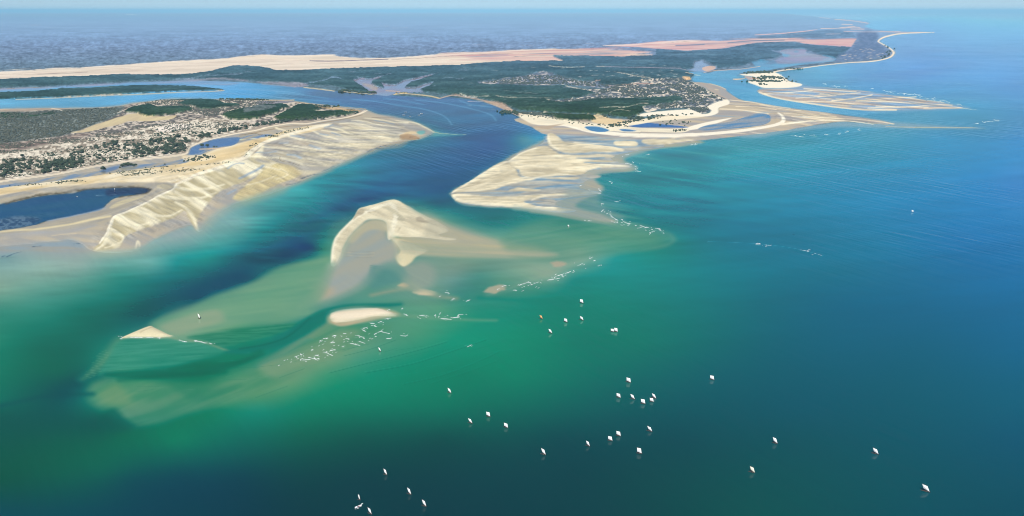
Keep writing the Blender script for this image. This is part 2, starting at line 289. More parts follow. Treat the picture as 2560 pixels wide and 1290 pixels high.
# salt flats: cream, turning salmon to the east
TANP = [(-620,205),(-300,196),(0,181.5),(60,178),(130,172),(200,171),(260,166),(340,161.5),(420,155),(500,151),(560,148),(622,140),(660,138),(735,140),(832,137.5),(850,143),(900,146),(962,146.5),(1060,140),(1110,134),(1152,132),(1200,131),(1282,126),(1400,123.5),(1500,123.5),(1560,126),(1622,131.5),(1600,134),(1560,136),(1630,138.5),(1560,142),(1500,145.5),(1460,149),(1440,152),(1560,156),(1500,160),(1420,154),(1300,153.5),(1220,158),(1150,163.5),(1060,167),(960,169),(870,172),(760,177),(690,177.5),(675,172),(620,165.5),(580,165.5),(530,178),(470,187),(400,188),(300,187),(260,189),(180,193),(80,196),(-620,226)]
P(TANP, (222,210,195), soft=1.1, smooth=False, jit=(3.4,22,3), col2=(240,228,212), tex=(-2,150,2.6,2.2), veg=0)
S([(640,141),(760,141.5),(830,139)], (250,235,215), w=2, soft=1.5, op=.8); S([(330,163),(420,157),(520,151.5),(640,145),(720,150),(860,150),(960,150)], (246,230,208), w=2.5, soft=2.5, op=.6)
S([(0,188),(120,185),(220,181)], (200,180,165), w=.6, soft=1.2, op=.8); S([(95,187),(160,184.5),(218,182)], (150,140,140), w=.5, soft=1, op=.8)
S([(775,153),(830,154),(900,151.5),(970,149)], (120,118,140), w=1, soft=1.1, op=.9); S([(980,150),(1060,146),(1150,139),(1200,136)], (140,125,130), w=.4, soft=.9, op=.8)
P([(1100,134),(1200,132),(1300,126),(1450,124),(1560,126.5),(1625,132),(1560,137),(1630,139),(1500,146),(1440,152),(1300,153),(1200,150),(1150,142)], (212,172,174), soft=5, op=.85, col2=(228,202,192), tex=(-1,150,2.6,2.4))
S([(1290,141),(1360,138.5),(1450,141),(1560,139),(1620,138.5)], (236,212,186), w=1.8, soft=1.8, op=.8); S([(1280,143.5),(1365,139)], (120,112,112), w=.4, soft=.8, op=.8); S([(1470,143),(1560,139.5)], (206,160,156), w=.6, soft=1, op=.6)
S([(1060,142),(1150,136),(1240,131),(1330,125.5),(1380,123.5)], (248,236,224), w=1.2, soft=1, op=.9); S([(1280,152.8),(1330,153)], (226,180,170), w=.7, soft=.8)
P([(1510,115.5),(1560,112),(1600,109),(1650,103.5),(1720,101.2),(1800,103.2),(1900,98),(1960,97),(2060,99.5),(2130,96),(2142,97.5),(2135,108),(2128,118),(2080,116),(2030,112),(1985,105),(1925,106),(1870,110),(1812,122),(1720,128),(1640,122.5),(1590,119)], (214,176,182), soft=1.2, smooth=False, jit=(1.6,30,3), col2=(228,200,198), tex=(-1,160,3.5,1.5), veg=0)
P([(1505,114.8),(1540,112.5),(1600,110),(1690,102),(1750,101),(1730,107),(1650,110),(1560,116)], (246,230,220), soft=1.2, op=.7); S([(1665,109),(1700,105),(1750,103)], (140,130,130), w=.4, soft=.8, op=.6)
S([(1888,88,1.2),(1950,84.5,1.5),(2010,79,1.6),(2042,74.5,.6)], (238,202,198), soft=1); S([(1888,93),(1930,89),(2000,87)], (230,196,200), w=1, soft=1, op=.8)
S([(2052,72),(2100,71),(2140,68)], (246,220,206), w=.9, soft=.9)
P([(2040,108),(2080,104),(2120,110),(2128,117),(2090,116)], (216,172,186), soft=3, op=.6)

rs_ = np.random.RandomState(8)
for k in range(90):
    u = 1080+rs_.rand()*1050; cen = np.interp(u, [1080,1300,1560,1620,1800,1900,2140], [150,139,134,116,112,102,106]); v = cen+rs_.randn()*6; L = 20+rs_.rand()*60
    cc = [(240,218,206),(204,160,166),(226,190,186),(150,160,180),(236,206,196)][rs_.randint(5)]
    S([(u-L, v+.03*L, .4),(u, v+rs_.randn()*.4, 1.3),(u+L, v-.03*L, .4)], cc, soft=1.2, op=.75)
for k in range(60):
    u = rs_.rand()*1080; cen = np.interp(u, [0,300,640,860,1080], [189,176,155,160,152]); v = cen+rs_.randn()*5; L = 15+rs_.rand()*60
    cc = [(250,238,220),(206,190,176),(236,220,204),(214,196,184)][rs_.randint(4)]
    S([(u-L, v+.06*L, .4),(u, v, 1.2),(u+L, v-.06*L, .4)], cc, soft=1.2, op=.7)
for q in ([(1800,124),(1860,116),(1930,109),(2000,108)],[(1820,108),(1880,103),(1960,101)],[(1580,121),(1640,124),(1700,128)],[(1690,115),(1760,112)],[(1960,90),(2050,86),(2120,84)],[(1900,92),(1960,89)]): S(q, (112,142,174), w=1.8, soft=1.8, op=.85)

S([(0,181.5),(60,178.5),(130,172),(200,171),(260,166.5),(340,161.5),(420,155.5),(500,151),(560,148.5),(622,140.5),(660,138.5),(735,140),(830,138),(850,143),(900,146),(962,146.5),(1060,140.5),(1110,134),(1152,132),(1200,131)], (250,240,228), w=.8, soft=1.2, op=.9, jit=(1.6,16,3)); S([(775,153),(830,154.2),(900,151.8),(970,149.5)], (120,120,142), w=1.1, soft=1.2, op=.9); S([(980,149.5),(1060,146),(1150,139.5),(1280,134)], (160,140,140), w=.6, soft=1, op=.7); S([(95,187),(160,184.5),(218,182)], (156,146,146), w=.7, soft=1, op=.8)

# mangrove flats between the salt and the channel
def green(v): return ramp(v, [(90,112,148,180),(105,106,142,172),(120,98,134,162),(150,86,122,146),(180,76,112,130),(210,72,106,118),(240,64,97,102),(270,58,88,86),(300,58,86,72),(460,60,80,66)])  # distance haze is mixed into the far greens
MANGROVES = []
def M(pts, soft=1.2, jit=(2.2,18,3), op=1.0, dark=1.0, keep=True, smooth=False):
    p = curve(pts, n=4) if smooth else np.array(pts, float)
    sl = window(p, 10); _seed[0] += 1
    d = poly_dist(p, sl)+(fbm(UU[sl]/jit[1], VV[sl]/jit[2], 60+_seed[0])-.5)*2*jit[0]
    m = (sstep(-soft, soft, d)*op)[..., None]
    f_ = (fbm(UU[sl]/80, VV[sl]/5, 70, 3)-.5)[..., None]; c = green(VV[sl])*dark*(1+f_*.34+((vnoise(UU[sl]/6, VV[sl]/2, 71)-.5)*.16)[..., None])+np.clip(f_, 0, 1)*np.array([26, 18, 4])
    COL[sl] = COL[sl]*(1-m)+c*m; VEG[sl] = np.maximum(VEG[sl], m[..., 0])
    if keep: MANGROVES.append((p, jit, 60+_seed[0]))
M([(-620,224),(-300,210),(0,201),(80,196.5),(180,193.5),(260,189.5),(300,188),(400,188.5),(470,187.5),(535,178),(582,166),(620,166),(672,172.5),(690,178),(760,177.5),(870,172.5),(960,169.5),(1060,167.5),(1150,164),(1220,158.5),(1300,154),(1420,154.5),(1500,160.5),(1560,156.5),(1640,150),(1700,160),(1735,168),(1720,176),(1742,186),(1722,198),(1640,201),(1560,204),(1500,212),(1440,203),(1380,186),(1340,182),(1290,198),(1200,206),(1195,212),(1290,216),(1360,218),(1420,216),(1400,222),(1470,228),(1540,228),(1500,238),(1430,248),(1370,254),(1420,260),(1500,250),(1640,248),(1700,243),(1708,250),(1700,257),(1640,266),(1605,272),(1612,284),(1580,290),(1500,290),(1400,286),(1340,282),(1300,278),(1240,256),(1180,243),(1120,238),(1075,232),(1060,232),(990,235),(930,232),(870,226),(835,216),(770,212),(755,212),(720,208),(660,206),(600,200),(560,199),(500,196),(420,200),(330,203),(200,210),(100,216),(-620,243)])
M([(-620,266),(-200,244),(0,231),(80,228),(150,222),(230,219),(320,214),(400,213),(470,214),(520,219),(560,225),(530,227),(440,228),(350,233),(250,239),(130,244),(0,247.5),(-200,258),(-620,282)], smooth=True)
M([(1380,140),(1560,143),(1640,139),(1640,124),(1720,129),(1815,123),(1870,111),(1925,107),(1985,106),(2030,113),(2085,117),(2128,119),(2110,135),(2088,147),(2060,142),(2010,121),(1985,122),(1960,125),(1930,128),(1955,138),(1935,147),(1890,152),(1860,165),(1795,172),(1790,166),(1775,158),(1760,150),(1735,152),(1730,168),(1690,166),(1600,170),(1500,168),(1420,160)])
M([(1990,82),(2050,76),(2100,76),(2130,80),(2140,94),(2060,97),(1990,95),(1900,96),(1880,92),(1940,88)], op=.7, keep=False)

# creeks and lagoons cut through them
CK = (140,168,198)
def W(pts, col, soft=1.2, **k):
    k.setdefault('kind', 'water'); return P(pts, col, soft, veg=0, **k)
def WS(pts, col, w=1.5, soft=1.0, **k):
    k.setdefault('kind', 'water'); return S(pts, col, w, soft, veg=0, **k)
W([(930,236),(918,226),(905,217),(890,207),(882,200),(900,198),(890,194),(912,197),(930,197),(960,190.5),(947,197),(933,202),(928,208),(940,217),(960,220),(953,208),(970,211),(990,212),(1010,201),(1030,197.5),(1065,190),(1097,184),(1070,193),(1027,207),(1011,219),(1040,219),(1065,210),(1085,206),(1075,215),(1052,225),(1060,232),(1015,232),(990,234),(967,241)], CK, jit=(1.6,12,3), smooth=False, col2=(150,160,186), tex=(-10,40,5,1.5))
P([(905,208),(930,212),(945,222),(935,226),(915,216)], (190,178,168), soft=4, op=.6)
WS([(736,219,2.2),(760,211,1.6),(800,205,1.3),(818,200,1.6),(829,195,2.4),(840,195,1.6),(853,198.5,1.5)], CK, jit=(.6,10,3))
P([(640,206),(700,212),(745,218),(770,215),(760,210),(700,207)], (160,160,176), soft=2, op=.8)
S([(655,210),(735,217)], (196,170,166), w=1, soft=1, op=.7)
for u, v, l in ((880,182,7),(945,186.5,8),(972,187,6),(1160,177,14),(1120,197,12),(1150,199,10),(1085,217,3),(520,188,5),(590,186,16),(620,181,8),(470,198,30),(1060,184,8)): WS([(u-l, v+.8),(u+l, v-.6)], (160,180,206), w=.7, soft=.9)
WS([(470,199),(500,193),(545,190),(600,188)], (150,170,196), w=1, soft=1.4, op=.8); S([(440,203),(540,198),(620,203)], (170,165,180), w=1.4, soft=1.6, op=.7)
W([(-620,250),(-100,226),(0,220.5),(60,219),(140,215),(220,211),(300,207),(400,203.5),(480,201),(540,203),(600,207),(560,213),(470,209.5),(400,210),(320,211.5),(230,216),(150,219.5),(80,225.5),(0,229),(-100,237),(-620,266)], (128,174,212), jit=(1,20,3), col2=(156,170,196), tex=(-3,90,4,1.5))
S([(20,222),(70,220),(140,217.5)], (196,186,180), w=.6, soft=.9, op=.8)
S([(560,226.5),(520,229),(440,231),(360,235),(280,238),(200,242),(130,245.5),(40,248.5)], (206,196,180), w=1.4, soft=1.3, kind='land')
S([(440,232.5),(360,236.5),(300,239.5)], (176,190,176), w=1, soft=1.5, op=.8)
W([(1738,155),(1760,151),(1757,156),(1766,160),(1775,166),(1790,166),(1792,171),(1780,176),(1760,180),(1735,178),(1716,175),(1735,171)], (146,176,208), soft=1.2, smooth=False, jit=(1,10,3))
P([(1755,170),(1772,165),(1788,167),(1786,173),(1764,178)], (226,190,172), soft=1.2, op=.85, kind='land')
S([(1492,170),(1560,171.5),(1620,173),(1690,175),(1720,178)], (160,160,178), w=1, soft=1.1); S([(1590,172),(1640,172.5),(1700,172)], (176,166,176), w=.7, soft=1, op=.8)
W([(1950,127),(1975,124),(1992,121),(2008,121),(2018,124),(2015,130),(2030,138),(2060,139),(2080,142),(2092,148),(2085,153),(2050,157),(1990,164),(1940,172),(1895,180),(1850,183),(1840,190),(1850,196),(1880,204),(1898,218),(1893,228),(1920,238),(1980,252),(2080,268),(2200,282),(2140,290),(2030,278),(1930,264),(1870,254),(1840,243),(1815,226),(1790,213),(1740,206),(1728,199),(1735,188),(1720,180),(1750,178),(1770,183),(1795,176),(1850,172),(1890,166),(1880,156),(1900,150),(1930,152),(1960,142),(1955,134)], (112,178,214), soft=1.3, smooth=False, jit=(1.2,16,3), col2=(98,166,204), tex=(8,80,5,1.4))
P([(1950,127),(1992,122),(2016,124),(2018,132),(2060,140),(2088,148),(2060,154),(2000,152),(1960,148),(1975,138),(1958,134)], (152,180,208), soft=2, op=.9, col2=(166,168,188), tex=(-3,60,4,1.8))
P([(1958,142),(1985,146),(2040,146),(2060,150),(2010,157),(1960,160),(1930,156)], (160,160,184), soft=2, op=.75)
M([(1916,157),(1924,152.5),(1937,153),(1941,158),(1928,160),(1918,159)], keep=False); M([(1984,129),(1990,127),(1996,128),(1996,130),(1988,131)], keep=False)
S([(1760,181),(1790,176.5),(1850,173),(1900,166)], (214,186,172), w=1.1, soft=1, kind='land'); S([(1714,184),(1735,187),(1750,188)], (244,226,204), w=1, soft=1); P([(1706,195),(1726,196),(1725,200),(1712,201)], (226,190,150), soft=1)
P([(1832,197),(1858,196),(1868,191),(1860,197),(1840,200)], (226,200,172), soft=1.2, kind='land')
P([(1862,190),(1882,192),(1900,197),(1875,200),(1866,196)], (190,180,176), soft=1.5)
# the far cape
P([(2140,82),(2185,80),(2196,90),(2194,106),(2212,120),(2222,132),(2195,145),(2130,153),(2092,153),(2092,148),(2112,134),(2132,118),(2142,100)], (120,147,184), soft=8, op=.85, jit=(9,22,6), col2=(104,132,168), tex=(0,7,2.2,2.5), veg=.8)
for q, c, w in (([(2050,44.5),(2075,45.5)],(200,214,232),1),([(2088,49),(2110,50),(2130,52),(2170,58)],(232,216,216),1.1),([(2105,61),(2130,62)],(236,220,214),1.2),([(2100,70),(2130,67),(2150,70)],(236,212,206),1.1),([(2128,73),(2160,73)],(232,206,200),1.6),([(2110,79),(2160,80),(2250,79.5)],(230,206,206),.9),([(2065,86),(2100,85)],(214,206,220),.9),([(2200,79),(2260,80.5),(2335,81)],(232,208,200),1.2)): S(q, c, w=w, soft=1)
for i in range(60):
    u = 2100+RNG.rand()*110; v = 122+RNG.rand()*30
    if u < 2210-abs(v-135)*1.2 and v > 128+ (2130-u)*.4: S([(u-3*RNG.rand()-1, v),(u+3*RNG.rand()+1, v-.3)], (236,222,208), w=.5, soft=.6, op=.8, veg=0)
S([(1925,182,2),(1960,175.5,1.8),(2000,171.2,1.4),(2060,163,1.4),(2120,157,1.4),(2180,153.5,2),(2218,146,2),(2232,137,2.4),(2232,128,2.4),(2222,119,2),(2204,109,1.8),(2196,103,2),(2206,95,2.4),(2225,89,2.4),(2255,84,2),(2335,81,.8)], (252,236,212), soft=1.1, kind='land', veg=0)
S([(2235,124),(2238,134),(2226,146)], (206,196,186), w=1, soft=1.2, op=.8)

# second spit and its bars
FAR_FLATS = [(1896,231),(1904,221),(1950,221),(2000,215),(2040,217),(2100,222),(2160,228),(2240,240),(2300,248),(2370,260),(2402,267),(2395,272),(2330,274),(2250,275),(2190,277),(2140,274),(2080,267),(2010,256),(1960,248),(1920,241)]
P(FAR_FLATS, (192,178,168), soft=3.5, kind='land', jit=(4,70,4), col2=(138,172,204), tex=(4,120,3.4,3.4))
def braid(poly, n, slope, cols, w, ln, op=.8, seed=3):
    rs = np.random.RandomState(seed); pa = np.array(poly, float); k = 0
    while k < n:
        u, v = rs.uniform(pa[:,0].min(), pa[:,0].max()), rs.uniform(pa[:,1].min(), pa[:,1].max())
        if poly_dist(pa, (slice(max(np.searchsorted(V1, v)-1, 0), np.searchsorted(V1, v)), slice(max(np.searchsorted(U1, u)-1, 0), np.searchsorted(U1, u))))[0, 0] < 2: continue
        L = ln*(.4+rs.rand()); s = slope+rs.randn()*.03; b = rs.randn()*L*.02; c_ = cols[rs.randint(len(cols))]; ww = w*(.5+rs.rand())
        S([(u-L/2, v-s*L/2, ww*.3),(u, v+b, ww),(u+L/2, v+s*L/2, ww*.3)], c_, soft=1.5, op=op, relief=.3 if c_[0] > 200 else 0); k += 1
braid(FAR_FLATS, 46, .08, [(248,234,206),(246,230,200),(140,174,206),(150,178,204),(206,190,176)], 1.6, 70, seed=4)
for q, w in (([(1899,231),(1930,242),(1980,252),(2040,261),(2100,269),(2160,274),(2240,275)],2.2),([(1905,234),(1960,233),(2030,228)],1.4),([(1990,246),(2050,243),(2110,237)],1.2),([(2010,222),(2070,226),(2140,230)],1.4),([(2050,236),(2110,236),(2150,233)],1.4),
             ([(2080,253),(2130,248),(2180,238)],1.8),([(2090,248),(2160,252),(2230,246),(2290,242)],1.3),([(2140,254),(2220,256),(2300,261)],1.5),([(2190,266),(2270,268),(2340,263),(2380,263)],1.4),([(2170,271),(2240,268),(2320,269)],1.2),([(2310,271),(2360,270),(2395,270)],1.2),([(2000,254),(2080,256),(2140,262)],1.4),([(2320,251),(2360,256)],.8)):
    S(q, (250,236,206), w=w*1.15, soft=1.5, op=.95, kind='land', relief=.4)
P([(1850,186),(1881,184),(1912,181),(1937,181),(1956,190),(1969,200),(1987,206),(2004,210),(2002,215),(1981,219),(1950,220.5),(1925,220),(1906,219),(1887,212),(1871,206),(1875,200),(1897,197),(1881,191),(1862,189)], CR, soft=1.3, kind='land', relief=1.5, veg=0)

# headland beaches, flats and ponds
P([(1735,206),(1775,209),(1812,221),(1818,229),(1846,247),(1858,251),(1820,251),(1788,237),(1760,221)], (192,176,160), soft=1.6, kind='land', col2=(170,170,170), tex=(30,30,5,1.5), veg=0)
S([(1776,209),(1800,216),(1814,223)], (240,216,188), w=1, soft=1); S([(1788,224),(1796,226)], (240,226,190), w=1, soft=1)
SEFL = [(1590,300),(1660,291),(1780,290),(1795,274),(1822,252),(1870,253),(1930,263),(1990,272),(2060,281),(2120,290),(2200,301),(2236,310),(2180,307),(2100,304),(2020,316),(1960,326),(1900,334),(1800,346),(1740,352),(1640,362),(1560,350),(1480,345),(1372,338),(1330,318),(1300,295)]
P(SEFL, (204,190,166), soft=2, kind='land', jit=(1.6,40,4), col2=(168,166,166), tex=(4,110,5,1.8), veg=0)
braid(SEFL, 40, .06, [(248,236,208),(240,226,196),(146,170,190),(176,172,168)], 1.5, 60, seed=6)
for q, w in (([(1825,251),(1880,256),(1930,266),(1975,271)],1.8),([(1800,275),(1860,277),(1920,285)],2),([(1840,268),(1890,268),(1940,275)],1.6),([(2007,292),(2070,296),(2145,299.5),(2195,304),(2234,310)],1.6),([(1960,285),(2030,289),(2090,293)],1.2),([(1980,293),(2060,300)],1.2),([(1900,262),(1950,272),(2000,278)],1.2)):
    S(q, (250,236,206), w=w, soft=1.6, op=.92, relief=.4)
P([(1720,318),(1760,308),(1800,300),(1830,296),(1800,306),(1760,318),(1730,326),(1690,330),(1660,330)], CR, soft=1.6)
W([(1745,322),(1772,312),(1826,304),(1850,297),(1890,284),(1920,286),(1927,300),(1912,311),(1868,318),(1800,324),(1760,326)], (96,146,190), soft=1.6, col2=(150,165,180), tex=(-8,60,5,2.2))
S([(1945,284,2),(1955,292,3.5),(1958,304,5),(1945,312,5.5),(1905,320,5.5),(1850,328,6),(1780,335,6),(1700,340,7),(1620,341,8),(1540,336,7),(1480,330,6),(1440,322,4.5),(1412,316,3),(1390,313,2)], CR, soft=1.4, relief=1.2, kind='land', veg=0)
S([(1955,312,4),(1990,308,3),(2030,303.5,2.6),(2085,301.5,2),(2135,304,1.6),(2184,311,.8)], (254,243,216), soft=1.3, kind='land', relief=.6, veg=0)
S([(2215,317,.6),(2295,318,1),(2395,319,.9),(2446,320,.5)], (226,202,168), soft=1, kind='land')
S([(2170,307),(2220,311)], (210,190,165), w=1, soft=1.4, op=.8)
P([(1462,318),(1478,316),(1500,318),(1522,325),(1516,329),(1495,330),(1474,326)], (92,146,190), soft=1.2, kind='water'); P([(1548,324),(1566,323),(1590,327),(1580,329),(1558,328)], (92,140,186), soft=1.1, kind='water')
P([(1568,313),(1580,307.5),(1605,306),(1640,309),(1668,312),(1700,315),(1722,318.5),(1690,319),(1640,318),(1590,318)], (78,128,184), soft=1.1, kind='water')
P([(1600,302),(1680,300),(1720,306),(1690,310),(1650,308)], (176,172,164), soft=2, op=.8)
P([(1296,288),(1330,287),(1360,292),(1395,300),(1440,306),(1500,311),(1545,314),(1570,318),(1660,322),(1720,322),(1700,334),(1560,330),(1470,328),(1420,316),(1370,316),(1335,312),(1312,302)], (248,238,212), soft=1.5, kind='land', relief=.8, veg=0)
W([(1462,318),(1478,316),(1500,318),(1522,325),(1516,329),(1495,330),(1474,326)], (92,146,190), soft=1.2); W([(1548,324),(1566,323),(1590,327),(1580,329),(1558,328)], (92,140,186), soft=1.1); W([(1570,313),(1580,307.5),(1605,306),(1640,309),(1668,312),(1700,315),(1722,318.5),(1690,319),(1640,318),(1590,318)], (78,128,184), soft=1.1)
P([(1333,316),(1370,316),(1410,312),(1388,318),(1372,324),(1350,322)], (190,172,150), soft=1.8, op=.85)
P([(1480,291),(1510,292),(1530,300),(1570,303),(1590,300),(1570,312),(1530,314),(1480,306)], (232,208,166), soft=2, op=.9)
P([(1590,300),(1640,296),(1700,290),(1760,293),(1700,300),(1640,304),(1590,312),(1545,318),(1560,308)], (248,236,208), soft=1.6, kind='land')
P([(1818,250),(1822,262),(1797,272),(1794,285),(1772,292),(1740,293),(1660,291),(1610,294),(1588,291),(1620,284),(1660,280),(1700,277),(1730,277),(1757,287),(1777,282),(1767,270),(1790,258)], CR, soft=1.3, kind='land', relief=.8, veg=0)
# scrub and village on the headland: grey bush with white sand showing between
def scrub(pts, bush, sand, dens, lu, lv, soft=1.5, op=1.0, veg=.5, smooth=True):
    p = curve(pts) if smooth else np.array(pts, float)
    sl = window(p, 10); _seed[0] += 1
    d = poly_dist(p, sl)+(fbm(UU[sl]/22, VV[sl]/4, 80+_seed[0])-.5)*5
    t = fbm(UU[sl]/lu, VV[sl]/lv, 90+_seed[0], 2)+(fbm(UU[sl]/90, VV[sl]/9, 130+_seed[0], 2)-.5)*.5
    t = sstep(dens-.07, dens+.07, t)
    c = np.array(bush, np.float32)*(1+(vnoise(UU[sl]/3.3, VV[sl]/1.7, 7)-.5)*.3)[..., None]
    c = c*(1-t[..., None])+np.array(sand, np.float32)*t[..., None]
    m = (sstep(-soft, soft, d)*op)[..., None]; COL[sl] = COL[sl]*(1-m)+c*m
    VEG[sl] = VEG[sl]*(1-m[..., 0])+veg*m[..., 0]
scrub([(1195,208),(1240,203),(1280,197),(1325,190),(1350,182),(1380,186),(1388,193),(1430,200),(1455,207),(1492,207),(1505,214),(1555,216),(1530,224),(1455,217),(1405,212),(1355,217),(1280,215),(1210,213)], (112,130,150), (196,194,196), .6, 7, 2.4)
scrub([(1405,221),(1475,226),(1517,224),(1567,206),(1605,201),(1655,200),(1705,198),(1730,207),(1755,220),(1780,235),(1816,250),(1792,257),(1767,270),(1778,280),(1755,287),(1730,277),(1705,272),(1655,275),(1617,282),(1607,272),(1630,267),(1680,260),(1705,255),(1710,246),(1680,242),(1630,247),(1580,250),(1530,250),(1480,251),(1417,260),(1370,255),(1405,252),(1455,245),(1492,237),(1470,230)], (106,120,132), (232,222,207), .56, 6, 2.0, smooth=False)
scrub([(1290,282),(1340,283),(1400,287),(1480,290),(1460,293),(1400,292),(1350,288),(1300,287)], (80,95,90), (232,214,190), .45, 9, 2.5)
M([(1395,302),(1380,294),(1340,288),(1400,289),(1450,292),(1482,293),(1490,301),(1470,305),(1430,305)], dark=.95); M([(1525,292),(1545,284),(1580,283),(1600,290),(1570,297),(1535,296)])
for q, w in (([(1405,212),(1415,217),(1440,222),(1465,227)],1.1),([(1368,254),(1395,258),(1425,259),(1460,255)],1.1),([(1280,250),(1330,250),(1380,251)],.7),([(1545,185),(1565,188),(1590,194),(1625,199)],1.2),([(1500,275),(1540,273),(1560,273)],1),([(1548,274),(1570,273),(1600,265),(1620,265)],1.2),([(1372,168),(1400,171),(1430,171.5),(1460,170.5)],.9),([(1490,170),(1512,169)],.7),([(1200,211),(1270,202),(1320,213)],.6),([(1150,237),(1165,242),(1185,244),(1220,244)],.9),([(1240,243),(1262,248),(1290,249)],1),([(1530,232),(1560,236),(1580,242)],2),([(1620,240),(1680,238),(1720,232)],1),([(1325,216),(1360,213),(1366,212)],.9),([(1525,288),(1545,280.5),(1575,284)],.9),([(1608,272),(1618,282),(1640,276)],1.6)):
    S(q, (248,236,216), w=w, soft=1, op=.9, veg=0)
S([(1520,215),(1560,214),(1600,211),(1630,211)], (226,176,158), w=1.2, soft=1.2, op=.85); S([(1322,193),(1345,190)], (214,190,180), w=1.2, soft=1.4, op=.8); S([(1490,206),(1500,206)], (220,176,160), w=1.2, soft=1)
M([(1492,210),(1520,200),(1560,198),(1600,203),(1570,212),(1530,215)], keep=False)
for i in range(46):
    u = 1440+RNG.rand()*300; v = 180+RNG.rand()*20
    S([(u-2-3*RNG.rand(), v),(u+2+3*RNG.rand(), v+.3)], (214,214,214), w=.45, soft=.7, op=.75, veg=.3)
S([(1732,207),(1756,221),(1781,237),(1805,250),(1818,251)], (253,240,216), w=1.6, soft=1.2, veg=0)
# bank of the channel, west of the headland
for q, c, w in (([(760,219),(790,222),(836,228)],(226,210,176),1.3),([(856,229),(900,233),(930,236)],(226,204,166),1),([(985,236.5),(1010,234.5),(1040,237),(1075,241),(1098,246)],(228,206,164),1.6),([(965,227),(990,228),(1000,230)],(206,180,160),1.3),([(1100,246),(1130,239),(1160,243),(1200,250),(1230,257),(1262,270),(1285,283)],(196,174,160),1.5),([(1170,253),(1210,254)],(206,190,200),.8)): S(q, c, w=w, soft=1.2, kind='land', veg=0)
P([(1210,254),(1240,256),(1270,268),(1290,282),(1300,290),(1290,288),(1262,275),(1230,262)], (190,170,154), soft=1.4, kind='land')

# ---- bars of the north bank
NB = [(1372,338),(1360,352),(1340,366),(1300,379),(1280,396),(1240,412),(1200,437),(1160,462),(1132,480),(1131,490),(1150,504),(1200,512),(1290,519),(1350,526),(1400,531),(1440,526),(1390,512),(1400,500),(1450,488),(1500,482),(1455,472),(1450,462),(1470,450),(1500,441),(1440,432),(1480,424),(1580,418),(1540,403),(1530,392),(1560,382),(1620,373),(1660,366),(1640,356),(1540,346),(1450,340)]
P(NB, (178,178,168), soft=4, kind='land', jit=(5,50,5), col2=(140,166,184), tex=(-2,120,5,2.8))
WETB = (128,160,180)
for q, w in (([(1426,352,1),(1470,354,3),(1510,355,3.4),(1550,354,2)],3),([(1598,362),(1625,358),(1640,362)],2),([(1400,376),(1450,379),(1500,376),(1540,372)],2.4),([(1290,418,1),(1320,428,3),(1350,432,2)],2.5),([(1330,452,2),(1400,454,3.4),(1450,452,3)],3),([(1180,485,.8),(1240,487,2),(1290,486,3.4),(1340,476,4),(1400,468,4.6),(1440,464,3)],4),([(1390,500),(1440,494),(1490,488)],3),([(1420,398),(1470,400),(1510,396)],2.4),([(1300,508,1),(1330,510,1.6),(1350,516,1)],1.5),([(1400,408),(1440,412),(1490,409)],2)):
    S(q, WETB, w=w, soft=2.4, op=.8)
for q in ([(1425,352,1),(1480,355,3),(1545,354,2.4),(1600,355,1)],[(1380,500,1),(1430,495,2.4),(1480,489,1.4)],[(1300,486,1),(1350,474,3),(1420,466,3.4),(1460,461,1)],[(1340,453,1),(1400,455,2.4),(1450,452,1)],[(1390,399,1),(1450,401,1.8),(1510,397,1)],[(1420,430,1),(1450,427,1.4),(1500,421,1)]): S(q, (124,160,184), soft=2, op=.85)
def lobe(pts, ang, seed, c1=(243,232,200), c2=(206,196,168), lu=70, lv=3.4, soft=2.6, rel=1.0): return P(pts, c1, soft=soft, kind='land', jit=(2.2,22,4), col2=c2, tex=(ang,lu,lv,1.9), relief=rel, seed=seed)
lobe([(1369,336),(1380,334),(1392,339),(1402,350),(1412,358),(1432,359),(1470,362),(1500,366),(1545,371),(1560,378),(1520,383),(1480,384),(1440,386),(1414,386),(1392,378),(1374,366),(1369,352)], 4, 501)
lobe([(1535,356),(1556,353),(1588,355),(1594,365),(1570,368),(1540,366)], 0, 502); lobe([(1606,357),(1612,350),(1660,349),(1740,350),(1680,358),(1630,364)], -4, 503, lv=2.4)
lobe([(1270,408),(1300,384),(1340,369),(1362,366),(1376,374),(1400,388),(1450,391),(1520,388),(1535,393),(1490,396),(1440,398),(1500,403),(1545,404),(1520,408),(1460,408),(1500,413),(1570,417),(1510,419),(1470,427),(1450,438),(1400,443),(1350,449),(1318,448),(1303,442),(1296,428)], -2, 504, lu=80, lv=4.2)
lobe([(1131,480),(1160,462),(1200,437),(1240,412),(1268,404),(1290,426),(1300,446),(1340,452),(1310,458),(1270,466),(1234,479),(1180,483)], -12, 505, lu=60, lv=5)
lobe([(1272,480),(1297,472),(1318,476),(1352,479),(1326,483),(1290,482)], 0, 506); lobe([(1350,449),(1400,447),(1446,446),(1440,451),(1390,452)], 0, 507, lv=2.4)
lobe([(1131,486),(1160,488),(1195,492),(1273,495),(1352,490),(1420,483),(1486,481),(1440,487),(1380,492),(1345,500),(1310,505),(1330,514),(1360,519),(1410,521),(1440,526),(1400,529),(1340,523),(1290,518),(1234,515),(1164,508),(1138,501)], 1, 508, lu=80, lv=3.4)
